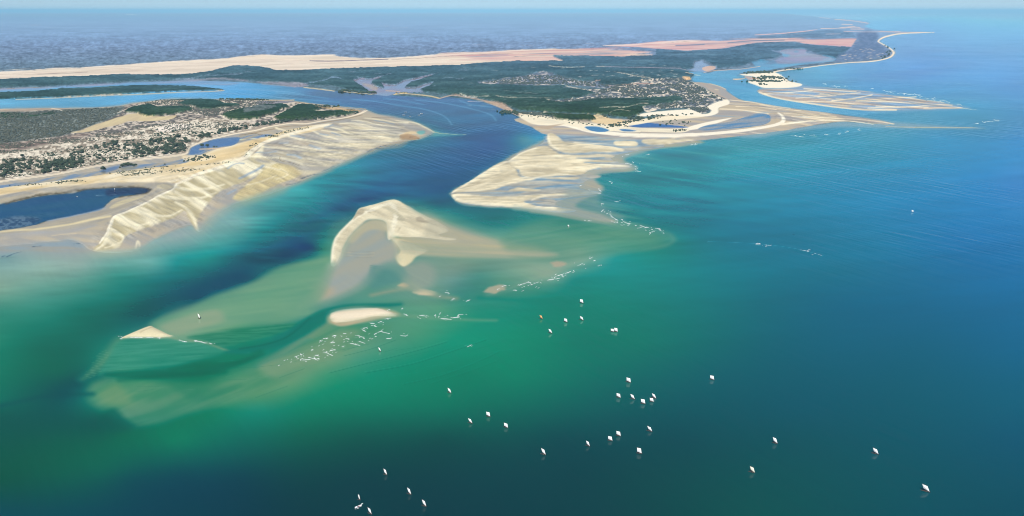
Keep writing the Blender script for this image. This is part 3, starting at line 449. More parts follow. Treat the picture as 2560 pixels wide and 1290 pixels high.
for q, w in (([(1131,482,2),(1165,463,3),(1205,439,3.4),(1245,415,3.4),(1268,405,3)],3),([(1272,406,2),(1302,385,3),(1340,371,3)],3),([(1371,338,2),(1372,352,3),(1380,366,3),(1396,378,2)],3),([(1305,443,1.6),(1330,449,2.4),(1371,443,2.2),(1420,438,1.6)],2),([(1133,490,2),(1150,502,3),(1200,509,3),(1260,513,2)],3),([(1385,393),(1430,402),(1480,403)],1.4),([(1440,422),(1500,414),(1572,417)],1.8),([(1330,503),(1360,494),(1420,488)],2),([(1340,520),(1390,524)],1.8),([(1436,359),(1500,362),(1545,363)],1.6),([(1290,412),(1350,420),(1395,415)],1.6)):
    S(q, (250,242,214), w=w, soft=2.6, op=.8, relief=.5, kind='land')
S([(1136,484),(1180,485.5),(1234,482),(1290,470)], (176,168,150), w=1, soft=2, op=.7); S([(1372,368),(1392,382),(1414,389),(1440,390)], (160,158,152), w=1.2, soft=1.6, op=.75); S([(1268,408),(1290,428),(1302,444)], (182,176,158), w=1, soft=1.8, op=.6)
P([(1430,470),(1500,480),(1500,510),(1560,545),(1480,550),(1400,530),(1400,505)], (138,160,158), soft=14, op=.55)

# ---- middle bank
MB = [(897,522),(928,513),(975,499.5),(995,501),(1020,515),(1045,530),(1080,548),(1108,563),(1122,577),(1096,588),(1140,597),(1122,601),(1060,594),(1005,592),(985,592),(972,600),(968,580),(965,556),(945,549),(920,550),(905,560),(890,573),(872,594),(860,615),(850,645),(838,664),(828,660),(831,625),(838,597),(855,575),(875,555),(888,538)]
P(MB, (232,224,194), soft=3, kind='land', col2=(216,206,176), tex=(18,70,14,1.4), relief=.8, jit=(1.6,20,8))
P([(978,595),(1000,598),(1040,610),(1068,624),(1062,632),(1040,642),(1028,656),(1010,666),(996,658),(990,642),(1000,628),(990,610)], (226,214,176), soft=5, op=.95, kind='land', relief=.5, lift=-2)
S([(830,655,3),(833,620,4),(842,594,4),(862,570,4),(892,545,5),(930,527,6),(975,512,6),(990,540,6),(985,565,6),(978,590,4)], (246,240,214), soft=4, op=.9, relief=.6, lift=-3, kind='land')
P([(893,530),(905,524),(912,532),(904,540),(890,545),(884,550)], (186,176,150), soft=3, op=.85); S([(920,533),(928,535)], (190,180,155), w=1.5, soft=1.5)
P([(955,520),(972,522),(990,530),(1005,545),(1015,555),(1004,558),(992,552),(996,545),(975,533)], (196,190,164), soft=3, op=.9)
P([(1040,548),(1052,544),(1062,552),(1080,556),(1070,560),(1045,558)], (180,172,150), soft=3, op=.9); S([(985,572),(1000,574),(995,580)], (186,178,154), w=1.5, soft=2, op=.9); S([(1012,557),(1050,560),(1090,564)], (206,198,170), w=1.4, soft=2, op=.8)
for k in range(5): S([(860, 627+k*3.4),(900, 630+k*3.6),(935, 628+k*3.8)], (192,184,156) if k % 2 else (148,152,146), w=.8, soft=1.6, op=.6)
for k in range(8): S([(926, 664+k*5.2),(945, 667+k*5.2),(962, 666+k*5.2)], (70,128,124), w=1, soft=1.8, op=.45)
# ---- the small banks
P([(818,792),(835,775),(890,766),(950,768),(1000,786),(950,798),(870,812),(826,808)], (190,178,146), soft=9, op=.8)
P([(826,788),(833,780),(852,774.5),(890,770.5),(927,769.5),(952,772.5),(975,780),(992,787),(977,790),(940,790),(902,797),(865,804),(840,806),(828,800)], (240,227,202), soft=4.5, kind='land', relief=.7, jit=(1.6,14,6), col2=(238,220,190), tex=(-4,80,7,1.4))
P([(826,802),(850,808),(900,800),(950,792),(900,806),(850,816)], (200,180,150), soft=5, op=.7)
P([(302,846),(333,831),(373,815.5),(385,819),(420,836),(432,841),(375,843),(325,844)], (230,220,184), soft=2, kind='land', relief=.6)
S([(352,834),(364,828),(378,822)], (170,160,130), w=1.6, soft=2.4, op=.6); S([(325,843),(380,845),(425,842)], (214,196,170), w=1, soft=1.6)

# ---- the south spit: peninsula, beach, barrier, lagoon and dune fields
PEN = [(-620,330),(-300,290),(0,272),(60,271),(130,269.5),(180,270),(240,269),(290,265.5),(330,258),(400,248.5),(480,246.5),(560,248),(640,248.5),(720,251.5),(800,262),(880,270.5),(916,274),(945,283),(985,291),(1040,306),(1083,330),(1050,347),(1000,353),(960,363),(920,379),(880,396),(830,421),(780,441),(700,476),(650,491),(600,504),(570,520),(530,545),(500,581),(470,562),(400,590),(330,628),(232,628),(180,600),(60,610),(-620,660)]
P(PEN, (192,182,162), soft=9, kind='land', jit=(4,40,6), col2=(168,168,164), tex=(14,80,9,1.8), veg=0)
S([(700,251.5),(760,257),(840,266),(915,273)], (196,178,158), w=1.3, soft=1.2)
S([(648,249.5),(690,250.5),(735,250)], (232,202,160), w=1.3, soft=1, kind='land')
P([(0,273),(60,271.5),(130,270),(178,271),(150,277),(90,281),(0,280)], (206,190,170), soft=1.5, col2=(170,160,150), tex=(-3,40,3,2))
# land cover
P([(-620,335),(-300,296),(0,276),(140,274),(290,267),(330,260),(400,250),(480,248),(560,249.5),(640,250),(735,254),(800,266),(880,274),(916,277),(905,284),(859,297),(812,303),(766,311),(727,310),(672,319),(640,326),(594,333),(540,344),(478,366),(463,384),(425,391),(350,399),(275,410),(225,418),(150,433),(75,443),(0,455),(-620,540)], (176,165,152), soft=1.5, smooth=False, veg=.4)
scrub([(-620,340),(0,282),(140,275),(290,268),(335,260),(560,250),(640,252),(735,256),(905,284),(812,302),(720,308),(600,326),(520,322),(400,330),(250,345),(120,362),(0,385),(-620,470)], (112,112,112), (214,204,190), .57, 7, 2.2, smooth=False)
scrub([(-620,345),(-300,300),(0,281),(60,281),(140,277),(180,274),(290,268),(312,266),(302,284),(280,298),(250,310),(196,330),(150,345),(60,356),(0,362),(-620,420)], (94,109,110), (134,146,144), .58, 5.5, 2.0, smooth=False, soft=4)
scrub([(-620,430),(0,363),(60,357),(150,346),(200,338),(240,338),(180,352),(120,362),(50,378),(0,386),(-620,480)], (126,116,112), (206,192,178), .60, 22, 2.0, smooth=False, soft=5)
scrub([(-620,490),(0,388),(60,379),(130,364),(210,350),(300,335),(385,318),(440,310),(520,296),(560,300),(620,312),(660,316),(594,331),(540,342),(478,364),(462,383),(425,390),(350,398),(275,409),(225,417),(150,432),(75,442),(0,454),(-620,540)], (150,142,130), (238,229,211), .48, 7, 1.8, smooth=False, soft=3)
P([(388,329),(400,321),(430,314),(462,312),(480,318),(460,327),(430,332),(405,333)], (250,240,228), soft=2, op=.95, veg=0); S([(410,324),(440,319),(462,318)], (214,200,186), w=.6, soft=1.2, op=.7)
P([(178,334),(203,329),(234,316),(258,309),(289,298),(312,291),(322,288),(355,287),(400,294),(440,291),(430,300),(400,304),(360,306),(322,306),(302,313),(266,321),(234,330),(203,334.5)], (224,210,168), soft=1.6, jit=(1,20,3), col2=(206,190,160), tex=(-22,40,5,1.5), veg=0)
for q, w in (([(295,284),(305,279),(320,273),(345,266)],1),([(375,255),(395,254),(402,255)],1.1),([(390,271),(430,267),(460,268),(486,273)],.8),([(470,251.5),(500,250),(545,251),(565,258),(567,262),(610,264)],.9),([(500,276),(540,274),(556,271)],1.4),([(563,282),(590,276),(620,269),(648,264)],1.4),([(548,288),(560,296),(580,304),(640,303)],1.4),([(744,256),(739,267),(709,281),(682,298)],1.2),([(720,265),(730,268)],1),([(784,281),(812,276.5),(836,274.5),(864,281)],1.1),([(130,271),(150,276),(172,280)],1.2),([(664,290),(667,294)],1.6),([(700,278),(705,276)],1.4),([(0,298.5),(12,298.5)],.8),([(138,353),(155,352)],1.2),([(880,284),(900,284),(912,276)],1.2),([(600,253),(620,254)],.8)):
    S(q, (246,234,214), w=w, soft=1, op=.92, veg=0)
M([(310,283),(325,273),(355,265.5),(375,262.5),(395,272),(425,270.5),(462,269),(488,275),(475,280),(438,288),(375,294),(360,292),(345,286.5)]); M([(445,260),(470,252.5),(500,250.5),(525,251),(550,255),(563,262),(610,264.5),(575,270),(525,276),(500,276),(488,269),(458,265)])
M([(556,292),(570,285),(594,278.5),(622,271.5),(650,266),(672,265),(703,263),(719,266),(725,270),(703,276),(695,284),(664,293),(641,301),(602,303),(575,302),(559,294)]); M([(683,299),(703,288),(727,275),(744,264),(781,263.5),(792,271),(805,273),(786,281),(812,282),(852,279.5),(883,284.5),(888,287),(859,292),(812,298),(766,303),(719,304),(695,303)])
M([(410,252),(440,248),(480,247),(560,248.5),(520,250),(460,251)], keep=False); M([(0,282),(40,282),(80,290),(100,287),(130,280),(140,286),(60,297),(0,297)], dark=1.05, keep=False)
scrub([(620,272),(660,268),(690,270),(680,278),(640,284),(610,286)], (92,108,112), (130,140,146), .5, 7, 2.2, op=.7)
scrub([(742,256),(790,262),(850,270),(900,276),(880,282),(800,270),(780,264)], (130,120,100), (206,184,150), .48, 8, 2.2)
P([(650,253),(735,252),(720,258),(670,262),(640,262)], (134,140,156), soft=2, op=.7)
# beach face
S([(918,276,1.6),(902,285,2.2),(859,297.5,1.6),(812,304,1.6),(766,312,1.8),(727,311.5,1.8),(672,320,1.8),(640,327,1.8),(594,334.5,1.8),(540,345.5,2),(500,357,2),(477,368,2),(464,385,2.2),(425,393,2),(350,401,2.2),(275,412,2),(225,420,2),(150,435,2),(75,445.5,2),(0,456,2.4),(-200,490,3),(-620,560,4)], (250,236,210), soft=1.2, veg=0)
S([(905,289),(859,301),(812,308.5),(766,317),(727,318),(672,326),(640,332),(600,338)], (150,132,110), w=1.1, soft=1.3, op=.85); S([(930,296),(960,295),(985,295.5)], (120,108,100), w=.7, soft=1, op=.7)
# barrier sand
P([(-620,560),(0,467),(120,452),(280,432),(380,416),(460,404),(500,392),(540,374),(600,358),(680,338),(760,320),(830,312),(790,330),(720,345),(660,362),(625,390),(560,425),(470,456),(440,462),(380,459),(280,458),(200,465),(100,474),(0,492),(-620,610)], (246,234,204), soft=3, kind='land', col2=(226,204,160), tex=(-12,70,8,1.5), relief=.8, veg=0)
P([(500,395),(540,380),(590,366),(640,352),(660,350),(630,372),(590,395),(540,410),(480,418),(440,418)], (232,208,160), soft=5, op=.75)
# tidal creek
W([(475,370),(470,384),(458,397),(400,407),(325,414),(275,420),(225,430),(150,441),(75,452),(0,464),(-620,552),(-620,560),(0,471),(100,458),(200,445),(280,433),(350,423),(420,414),(465,407),(490,398),(500,388),(520,378),(545,370),(575,366),(596,357),(625,349),(664,343),(684,338),(669,335.5),(640,336),(609,338),(586,343),(555,346),(531,349),(500,360)], (120,150,184), soft=2, col2=(176,172,160), tex=(-14,50,5,1.8), jit=(1.2,20,4))
P([(478,370),(500,360),(535,349),(590,343),(600,348),(586,362),(560,366),(530,368),(510,378),(490,384),(474,386)], (94,134,182), soft=3, op=.9); P([(250,428),(275,418),(300,414),(290,424),(262,432)], (104,134,172), soft=3, op=.8)
S([(500,373),(530,372),(560,370)], (230,196,156), w=2.2, soft=2, op=.9, kind='land'); P([(455,392),(475,388),(530,388),(540,396),(520,404),(470,404)], (238,222,188), soft=3, op=.9, kind='land')
S([(684,340),(640,346),(600,349)], (240,228,196), w=1, soft=1.2); S([(690,322),(720,330),(760,325)], (238,228,198), w=2.5, soft=2)
S([(612,336.5),(635,334),(655,337)], (110,105,95), w=.7, soft=1, op=.8)
# lagoon behind the bar
P([(-620,640),(0,500),(90,486),(200,470),(300,462),(380,460),(440,464),(436,476),(400,490),(340,515),(290,540),(270,560),(180,582),(0,596),(-620,700)], (184,176,156), soft=4, op=.95, col2=(166,164,156), tex=(-14,80,8,1.6), kind='land', lift=-2)
LAG = [(-620,640),(-100,530),(0,511),(38,505),(88,493),(138,486),(188,482.5),(212,474),(250,472.5),(288,470.5),(325,469.5),(362,471),(368,479),(350,485),(300,492.5),(276,502),(262,516),(250,525),(212,533),(175,541),(125,551),(75,565),(0,576),(-100,590),(-620,680)]
P([(a, b) for a, b in LAG], (96,92,80), soft=4, op=.9, jit=(5,14,5))
W(LAG, (46,94,134), soft=3.5, jit=(2.6,22,5), col2=(58,102,134), tex=(-6,120,12,1.3))
P([(270,474),(330,471),(368,474),(366,481),(310,487),(270,490)], (58,74,104), soft=5, op=.7, jit=(4,14,4))
P([(0,548),(40,540),(100,546),(80,562),(0,576),(-100,588),(-100,560)], (62,84,112), soft=8, op=.6, col2=(120,140,160), tex=(0,8,3,3))
S([(120,553),(180,541),(230,530),(262,520)], (150,168,190), w=3, soft=4, op=.8); S([(240,489),(290,487)], (130,160,180), w=.8, soft=1.6, op=.7)
S([(-300,620),(0,581),(90,576),(170,566),(230,553),(275,545)], (226,212,172), w=4.5, soft=4, op=.95, kind='land'); P([(275,520),(300,505),(345,494),(360,494),(330,506),(285,522)], (218,206,168), soft=3, op=.8)
P([(395,466),(420,464),(436,470),(415,478),(395,474)], (206,196,164), soft=3, op=.7)
S([(0,590),(80,587),(180,580),(240,568)], (156,166,184), w=3.5, soft=4, op=.75); S([(130,592),(160,588),(190,587)], (222,204,172), w=2, soft=2.4, op=.85)
S([(60,590),(110,585)], (150,165,190), w=2, soft=3, op=.6)
# dune fields
RIDGE = [(820,315,4),(766,327,5),(711,342,5.5),(664,357,6),(633,378,7),(609,399,7),(562,419,7),(500,438,6),(470,453,5),(442,464,4)]
DUNE1 = [(660,366),(640,385),(610,405),(540,430),(480,450),(443,463),(432,478),(400,492),(368,510),(320,532),(286,546),(277,560),(268,585),(250,610),(232,627),(262,628),(298,620),(312,600),(345,582),(400,562),(440,545),(462,532),(470,545),(480,562),(498,581),(493,560),(500,540),(515,520),(540,492),(565,476),(600,462),(640,444),(690,420),(700,412),(660,400)]
P(DUNE1, (244,236,206), soft=3.5, kind='land', jit=(2.5,30,8), col2=(194,184,150), tex=(30,95,13,2.1), relief=2.4)  # second colour paints the shaded troughs between the dune lobes
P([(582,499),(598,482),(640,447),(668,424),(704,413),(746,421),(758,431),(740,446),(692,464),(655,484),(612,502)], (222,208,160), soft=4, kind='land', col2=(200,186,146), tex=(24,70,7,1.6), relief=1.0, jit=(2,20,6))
P([(640,395),(700,380),(780,395),(800,410),(760,425),(700,412),(650,410)], (206,196,166), soft=6, op=.8, col2=(168,168,166), tex=(16,60,6,2))
P([(760,380),(840,330),(900,312),(1000,320),(1000,350),(960,362),(900,386),(820,422),(770,440),(740,420)], (220,210,180), soft=8, op=.9, col2=(176,174,166), tex=(1,120,4,2.0), relief=.4)
for q in ([(723,345,2),(750,351,3.5),(789,356.5,4),(828,365,1.5)],[(784,331,1.5),(802,340,3),(828,346,2.5),(844,351,1)],[(805,329,1.5),(833,332.5,2.5),(848,338,2),(864,342.5,1)],[(828,321,2),(852,327,3.5),(867,335,3),(882,340,1)],[(711,365,1.5),(750,370,3),(773,374,2),(792,378,1)],[(656,370,3),(703,374,3.5),(750,377,3),(789,382.5,1.5)],[(616,396,4),(656,396.5,4),(703,399,3.5),(731,406,3),(758,415,1.5)],[(812,356,1.5),(828,359,2),(848,363.5,1)],[(600,412,4),(650,418,4),(700,430,2)],
          [(440,470,5),(470,478,6),(520,476,5),(560,466,3)],[(400,495,6),(440,500,7),(500,500,5),(540,486,2)],[(440,510,4),(465,525,4),(482,545,5),(496,578,1.5)],[(330,532,6),(370,540,7),(420,545,4),(455,530,2)],[(290,550,5),(310,565,5),(345,570,4),(400,556,1.5)],[(275,575,5),(272,600,6),(255,618,4),(238,626,1)],[(264,622,2),(300,612,2),(310,600,1)],[(350,616,2),(345,606,3),(340,622,1.5)],
          [(912,297.5,1.2),(945,300.5,2.4),(985,307,2.4),(1020,308,2.2)],[(990,302.5,1),(1020,305,2),(1042,309,2.6),(1062,319,2.6),(1084,330,1.2)],[(880,304,1.6),(912,305,2),(936,312.5,1.8),(970,317.5,1.2),(1010,319,.8)],[(850,312,2),(890,311,2.4),(930,320,1.4)],[(860,345),(920,343),(990,346)],[(850,358),(920,355),(980,354)],[(880,336),(940,334),(985,336)],[(900,328),(950,326),(1000,326)],[(835,372),(880,366),(940,362)],[(790,395),(830,388),(870,380)],[(700,425),(720,440),(690,452)],[(600,470),(640,462),(690,444)],[(770,400),(800,408),(815,414)]):
    S(q, (246,238,206), w=1.3, soft=3.2, op=.85, relief=1.2, kind='land')
P([(1008,335),(1030,330),(1046,334),(1052,338),(1040,336),(1015,338)], (230,208,168), soft=2.5, op=.9); P([(998,346),(1005,338),(1022,336),(1048,344),(1046,349),(1015,350)], (178,152,122), soft=2, op=.9, jit=(2,6,2.5), kind='land'); S([(1024,344.5),(1048,346)], (120,92,80), w=1, soft=1.2, op=.8)
P([(1042,332),(1060,327),(1062,334),(1050,338)], (110,180,180), soft=3, op=.8)
S([(1083,330.5,1.2),(1110,334,.8),(1165,337,.4)], (206,206,184), soft=1.2, op=.8)
for q, w in (([(727,342),(745,344),(760,348)],2.5),([(812,321),(822,318),(832,315)],2),([(700,361),(720,360)],2),([(640,386),(670,385),(690,382)],2.2),([(775,366),(790,372),(800,376)],3),([(720,390),(740,392),(752,399)],3.5),([(570,425),(590,414),(610,414)],2.5),([(600,450),(640,432),(658,418)],4),([(570,488),(590,478)],3),([(938,303),(960,307),(985,312)],2),([(800,338),(820,341)],2),([(830,335),(850,341)],2)):
    S(q, (152,172,190), w=w, soft=3, op=.8)
S(RIDGE, (252,242,216), soft=2.2, op=.95, relief=2.0, kind='land')
S([(442,464,3),(434,478,3),(400,493,3),(366,512,3),(322,533,3),(288,547,3),(280,560,4),(268,590,3.5),(250,612,2)], (250,244,222), soft=2.4, op=.9, relief=1.6, kind='land')
S([(462,470),(440,474),(434,486)], (190,182,158), w=2, soft=3, op=.6); S([(700,395),(704,405),(730,410),(750,418)], (120,108,84), w=.7, soft=1.4, op=.7)
# weed drifted along the channel edge
for q in ([(915,380),(930,373),(960,365),(985,366),(1010,360),(1040,352)],[(940,372),(965,370),(990,362)],[(805,428),(820,424),(836,416)],[(755,446),(780,440),(800,434)],[(715,465),(735,460),(748,454)],[(20,640),(36,634),(50,631)],[(180,610),(196,609)],[(0,641),(12,640)],[(80,617),(110,615)]):
    S([(a+RNG.randn()*2, b+RNG.randn()*.8) for a, b in q], (44,74,104), w=.9, soft=2, op=.65, jit=(1.6,6,2.5))
# faint silt plumes and current seams in the open water
for q, c, w, o in (([(560,930),(500,935),(420,938),(300,950)],(0,98,84),7,.5),([(1000,760),(900,770),(850,775),(800,790),(740,820),(690,845)],(12,116,112),6,.6),([(650,880),(600,905),(520,912),(430,925)],(0,104,88),8,.5),([(640,915),(720,880),(770,850)],(40,135,120),6,.4),([(230,985),(120,990),(0,1015)],(0,82,88),7,.6),([(1200,745),(1300,750),(1400,745)],(10,128,116),6,.5)): S(q, c, w=w, soft=12, op=o)

# ---- wind and tide ripples over all the bare sand
def ripples(poly, ang, lu, lv, amp, seed, wet=.5, soft=10, h=.5):
    p = curve(poly); sl = window(p, soft+4); d = poly_dist(p, sl)
    m = sstep(-soft, soft, d)*sstep(-1, 5, SHORE[sl])*(1-np.clip(VEG[sl]*2.5, 0, 1))
    t = streak(sl, ang, lu, lv, seed, 2)*.58+streak(sl, ang+5, lu*.45, lv*.5, seed+40, 2)*.42
    t = np.clip((t-.5)*3.4, -1, 1); big = fbm(UU[sl]/70, VV[sl]/22, seed+80, 2)
    k = (m*(.55+.9*big))[..., None]
    COL[sl] += (t[..., None]*np.array([1, .97, .86])*amp)*k
    w_ = (np.clip(-t-.25, 0, 1)*wet)[..., None]*k; COL[sl] += (np.array([158,164,166], np.float32)-COL[sl])*np.clip(w_, 0, .8)
    RELIEF[sl] += m*np.clip(t, -.6, 1)*h
    np.clip(COL[sl], 0, 255, out=COL[sl])
ripples([(640,350),(760,330),(900,300),(1010,305),(1000,350),(920,380),(820,420),(700,400),(620,400)], 9, 60, 5.5, 20, 611)
ripples([(880,310),(1060,305),(1060,345),(960,366),(860,395),(820,370)], 1, 80, 3.6, 14, 612, .7)
ripples([(430,450),(620,390),(720,405),(640,450),(520,530),(500,590),(430,570),(230,635),(230,600),(300,535)], 24, 46, 6, 17, 613, .35)
ripples([(580,500),(650,430),(760,410),(770,440),(690,480)], 20, 44, 4.6, 16, 614, .3)
ripples([(420,460),(380,505),(270,550),(100,585),(0,600),(0,570),(220,540),(300,500)], -16, 90, 6, 12, 615, .3)
ripples(NB, -1, 70, 3.6, 16, 616, .5)
ripples(FAR_FLATS, 3, 100, 3.2, 22, 617, .9)
ripples([(1820,250),(1980,268),(2230,308),(2020,318),(1900,280)], 4, 90, 3.2, 22, 618, .8)
ripples(MB, 14, 50, 6, 17, 619, .2, h=.9); ripples([(1290,288),(1600,300),(1720,345),(1560,345),(1380,330)], 1, 90, 4, 9, 620, .2)
ripples([(0,470),(300,425),(520,395),(640,350),(600,420),(440,460),(0,500)], -12, 60, 5, 10, 621, .1)

for a in (([(430,450),(620,390),(720,405),(640,450),(520,530),(500,590),(430,570),(230,635),(230,600),(300,535)], 27, 30, 2.6, 17, 711), ([(580,500),(650,430),(760,410),(770,440),(690,480)], 22, 26, 2.4, 14, 714), ([(640,350),(760,330),(900,300),(1010,305),(1000,350),(920,380),(820,420),(700,400),(620,400)], 6, 40, 2.4, 18, 715),
          (NB, -2, 50, 2.2, 17, 716), (FAR_FLATS, 3, 60, 1.9, 16, 717), (MB, 18, 30, 3, 9, 719), ([(1820,250),(1980,268),(2230,308),(2020,318),(1900,280)], 4, 60, 2, 16, 718), ([(0,470),(300,425),(520,395),(640,350),(600,420),(440,460),(0,500)], -12, 40, 2.4, 9, 721)):
    ripples(*a, wet=.15, soft=6, h=.25)
# pale clearings and tracks in the far woods
for k in range(150):
    u, v = 1150+RNG.rand()*650, 165+RNG.rand()*110; L = 2+RNG.rand()*9
    S([(u-L, v+RNG.randn()*.5, .2),(u, v, .5),(u+L, v+RNG.randn()*.5, .2)], (196,198,192) if k % 3 else (150,160,160), soft=.8, op=.55)
for k in range(60):
    u, v = 1600+RNG.rand()*500, 105+RNG.rand()*45; L = 6+RNG.rand()*22
    S([(u-L, v, .2),(u, v, .4),(u+L, v, .2)], (150,176,200), soft=.9, op=.4)
for k in range(120):
    u, v = RNG.rand()*1500, 62+RNG.rand()*85; L = 5+RNG.rand()*26
    if v < 165-u*.04: S([(u-L, v, .3),(u, v, .7),(u+L, v-.3, .3)], (176,200,226) if k % 2 else (104,136,178), soft=1.2, op=.3)
# dark weed round the lagoon
S([(14,509),(90,490),(150,483),(200,476),(250,471),(320,468),(365,471),(376,478),(352,487),(300,492)], (92,90,78), w=2.4, soft=3, op=.8, jit=(4,9,4)); S([(300,473),(340,471),(372,477),(345,484)], (62,70,84), w=4, soft=4, op=.75, jit=(4,9,4))
P([(903,562),(935,549),(966,556),(972,578),(940,574),(912,580),(884,606),(872,600)], (188,182,154), soft=8, op=.75)

# ---- edges that lie awash are not sharp
def soften(q, w, r, edge=10):
    p = curve([(a, b, w) for a, b in q], closed=False, n=4); sl = window(p[:, :2], w+edge+2*r); d = line_dist(p, sl); m = sstep(-edge, edge, d)[..., None]
    def box(a, ax, n):
        n = int(n); pad = [(0, 0)]*3; pad[ax] = (n+1, n); s = np.cumsum(np.pad(a, pad, mode='edge'), axis=ax, dtype=np.float64)
        hi = np.take(s, range(2*n+1, s.shape[ax]), axis=ax); lo = np.take(s, range(0, s.shape[ax]-2*n-1), axis=ax); return ((hi-lo)/(2*n+1)).astype(np.float32)
    b = COL[sl]
    for _ in range(2): b = box(box(b, 1, r/2.5), 0, r/2.5*.7)
    COL[sl] += (b-COL[sl])*m
soften([(60,640),(230,640),(330,634),(420,612),(500,585),(540,545),(600,515),(700,480)], 18, 22, 14); soften([(700,480),(770,450),(840,418),(900,392),(960,372),(1010,360)], 6, 12, 10)
soften([(1020,520),(1080,555),(1130,585),(1140,605),(1060,610),(1000,650),(985,600),(970,570),(930,560),(880,590),(850,650),(830,668)], 5, 10, 10)
P([(1000,602),(1100,607),(1250,622),(1385,633),(1370,641.5),(1250,643),(1100,640),(1010,634)], (180,177,154), soft=11, op=.75, col2=(160,170,150), tex=(3,150,6,1.5))
P([(1080,548),(1130,570),(1180,590),(1240,603),(1160,606),(1090,598),(1060,590)], (176,174,154), soft=12, op=.6)
soften([(828,665),(800,720),(760,770),(850,745),(920,705),(960,670),(1010,690),(1040,720)], 14, 18, 14); soften([(300,850),(330,846),(400,846),(440,842)], 3, 5, 5); soften([(830,800),(900,800),(980,788),(1050,792),(1150,798)], 5, 8, 8)
soften([(1480,490),(1460,440),(1580,418),(1540,400),(1600,380)], 5, 9, 9); soften([(1290,522),(1380,532),(1470,550),(1560,566),(1660,585),(1600,622),(1480,645)], 8, 12, 10)
soften([(940,722),(1030,722),(1110,740)], 6, 9, 8); soften([(0,590),(120,588),(240,565)], 8, 8, 8)
FOAM = '''1115,798,26,2,1.6 1140,794,20,-6,1.3 1152,787,12,0,1 1100,785,7,-60,1 1057,790,18,10,1.1 1015,788,13,25,.9 1005,772,5,-40,.9 972,774,7,20,.8 970,797,16,-10,1 950,805,12,-25,1.2 930,808,13,5,1 912,821,16,-22,1.2 911,828,9,15,.8 935,815,15,12,.8 950,829,13,-25,1.2 957,824,6,-40,1 937,835,5,-50,.9 962,832,22,14,.7 972,847,13,-5,1.1 1010,839,18,3,.7
862,834,8,5,1 836,840,11,-15,1.2 895,840,13,12,1 905,843,12,14,.7 816,846,7,12,.9 868,847,9,8,.8 802,852,9,-20,.9 832,857,11,5,.9 905,856,17,18,1 882,860,13,15,1.1 894,863,14,18,.7 857,867,6,-15,.9 781,875,6,-20,1.1 755,886,12,-25,1 742,891,13,-22,1.2 792,889,12,-18,.8 832,876,15,-5,1 815,882,15,16,.9 826,887,14,20,.8 780,895,19,10,1.2 766,900,20,-3,1 790,899,12,25,.8 1174,865,13,-28,1.5 1170,752,12,-25,1.3 1132,749,11,-18,.9 1100,741,5,-10,.8 1117,732,9,8,.9 1122,734,6,20,.7 1260,715,12,-15,1 1247,722,8,-20,.9
1377,700,16,-8,1.6 1387,694,10,-40,1.2 1402,687,18,-18,1.6 1420,681,15,-22,1.1 1302,712,10,-30,1.1 1315,707,16,-25,1.3 1325,707,10,5,1 1450,661,16,-25,.9 1477,645,10,-30,1.1 1486,652,5,-20,1 1287,726,9,-5,1 1500,664,12,-25,.6 1410,690,12,-25,.8 1340,708,16,-20,.8 1395,697,12,-15,.7
1506,527,8,-45,1 1526,532,10,-70,2 1527,538,9,60,1.5 1532,543,12,35,1.1 1541,549,9,30,.9 1562,556,15,30,1.1 1571,560,9,20,.8 1607,566,17,22,1.1 1616,569,10,5,.8 1645,572,15,10,1.2 1651,576,10,30,.9 1660,582,6,50,.7 1628,580,12,-25,.5 1595,429,15,3,.9 1592,422,9,-30,.7 1590,417,8,20,.5 1500,477,10,40,1.4 1499,484,9,10,.9 1527,455,10,20,1 1466,444,8,-25,.9 1452,464,6,-20,.8 1474,475,8,30,.7 1506,510,8,5,.8 1541,504,12,10,.5 1567,387,12,-10,.6 1620,386,7,-10,.6 1577,411,8,15,.7 1570,409,7,5,.7 1730,362,8,-20,.8 1740,361,9,-10,.8 1475,552,10,8,.6 1535,556,8,20,.6
2004,341,9,2,.9 2067,337,7,-5,.9 2097,335,6,-20,.9 2117,330,10,-12,1 2147,325,9,5,.8 2030,338,14,-5,.5 1985,339,30,6,.4
2220,229,14,8,1 2230,232,10,10,1 2210,226,6,15,.9 2228,228,8,0,.8 2257,234,20,6,.9 2275,235.5,20,5,.9 2295,237,16,5,1 2302,240,10,20,.8 2317,246,8,25,.7 2332,246,6,10,.8 2360,252,14,10,.8 2370,255,9,20,.8 2397,262,12,-6,1.3 2392,269,9,20,.8 2442,309,9,-15,1 2461,306,7,-30,1.1 2492,301,9,-5,1 2475,304,30,-8,.5 2090,215,22,3,.6 2062,210,12,4,.9 2115,215.5,10,2,.6 2180,222,6,8,.7 1952,186,6,25,1 1946,184.5,5,5,.7 2222,96,4,-10,.7 2207,105,3,30,.6 2212,112,4,50,.5
340,843.5,34,1,.9 377,845,22,3,1 303,846,8,-20,1.1 397,845,10,0,.8 452,852,10,15,.9 462,854,10,12,.7 502,855,14,15,1 513,857,12,10,.9 527,859,9,20,1 490,852,8,-5,.6
1895,610.5,8,2,.8 1920,612.5,20,4,.25 2010,627,22,12,.22 2045,636,20,18,.2 395,690,1,0,.3'''
for t_ in FOAM.split():
    u, v, ln, ang, w = map(float, t_.split(','))
    if ln < 4 or w < .5: continue
    ca, sa = math.cos(math.radians(ang)), math.sin(math.radians(ang))
    for k in range(2):
        o = RNG.randn(2)*np.array([ln*.25, 1.4]); L = ln*(.5+.5*RNG.rand())
        S([(u+o[0]-L/2*ca, v+o[1]-L/2*sa, .2),(u+o[0], v+o[1], .8),(u+o[0]+L/2*ca, v+o[1]+L/2*sa, .2)], (186,208,204), soft=2.2, op=.4)
S([(1770,604),(1850,607),(1920,612),(1990,622),(2060,640)], (104,160,186), w=.6, soft=1.6, op=.7)

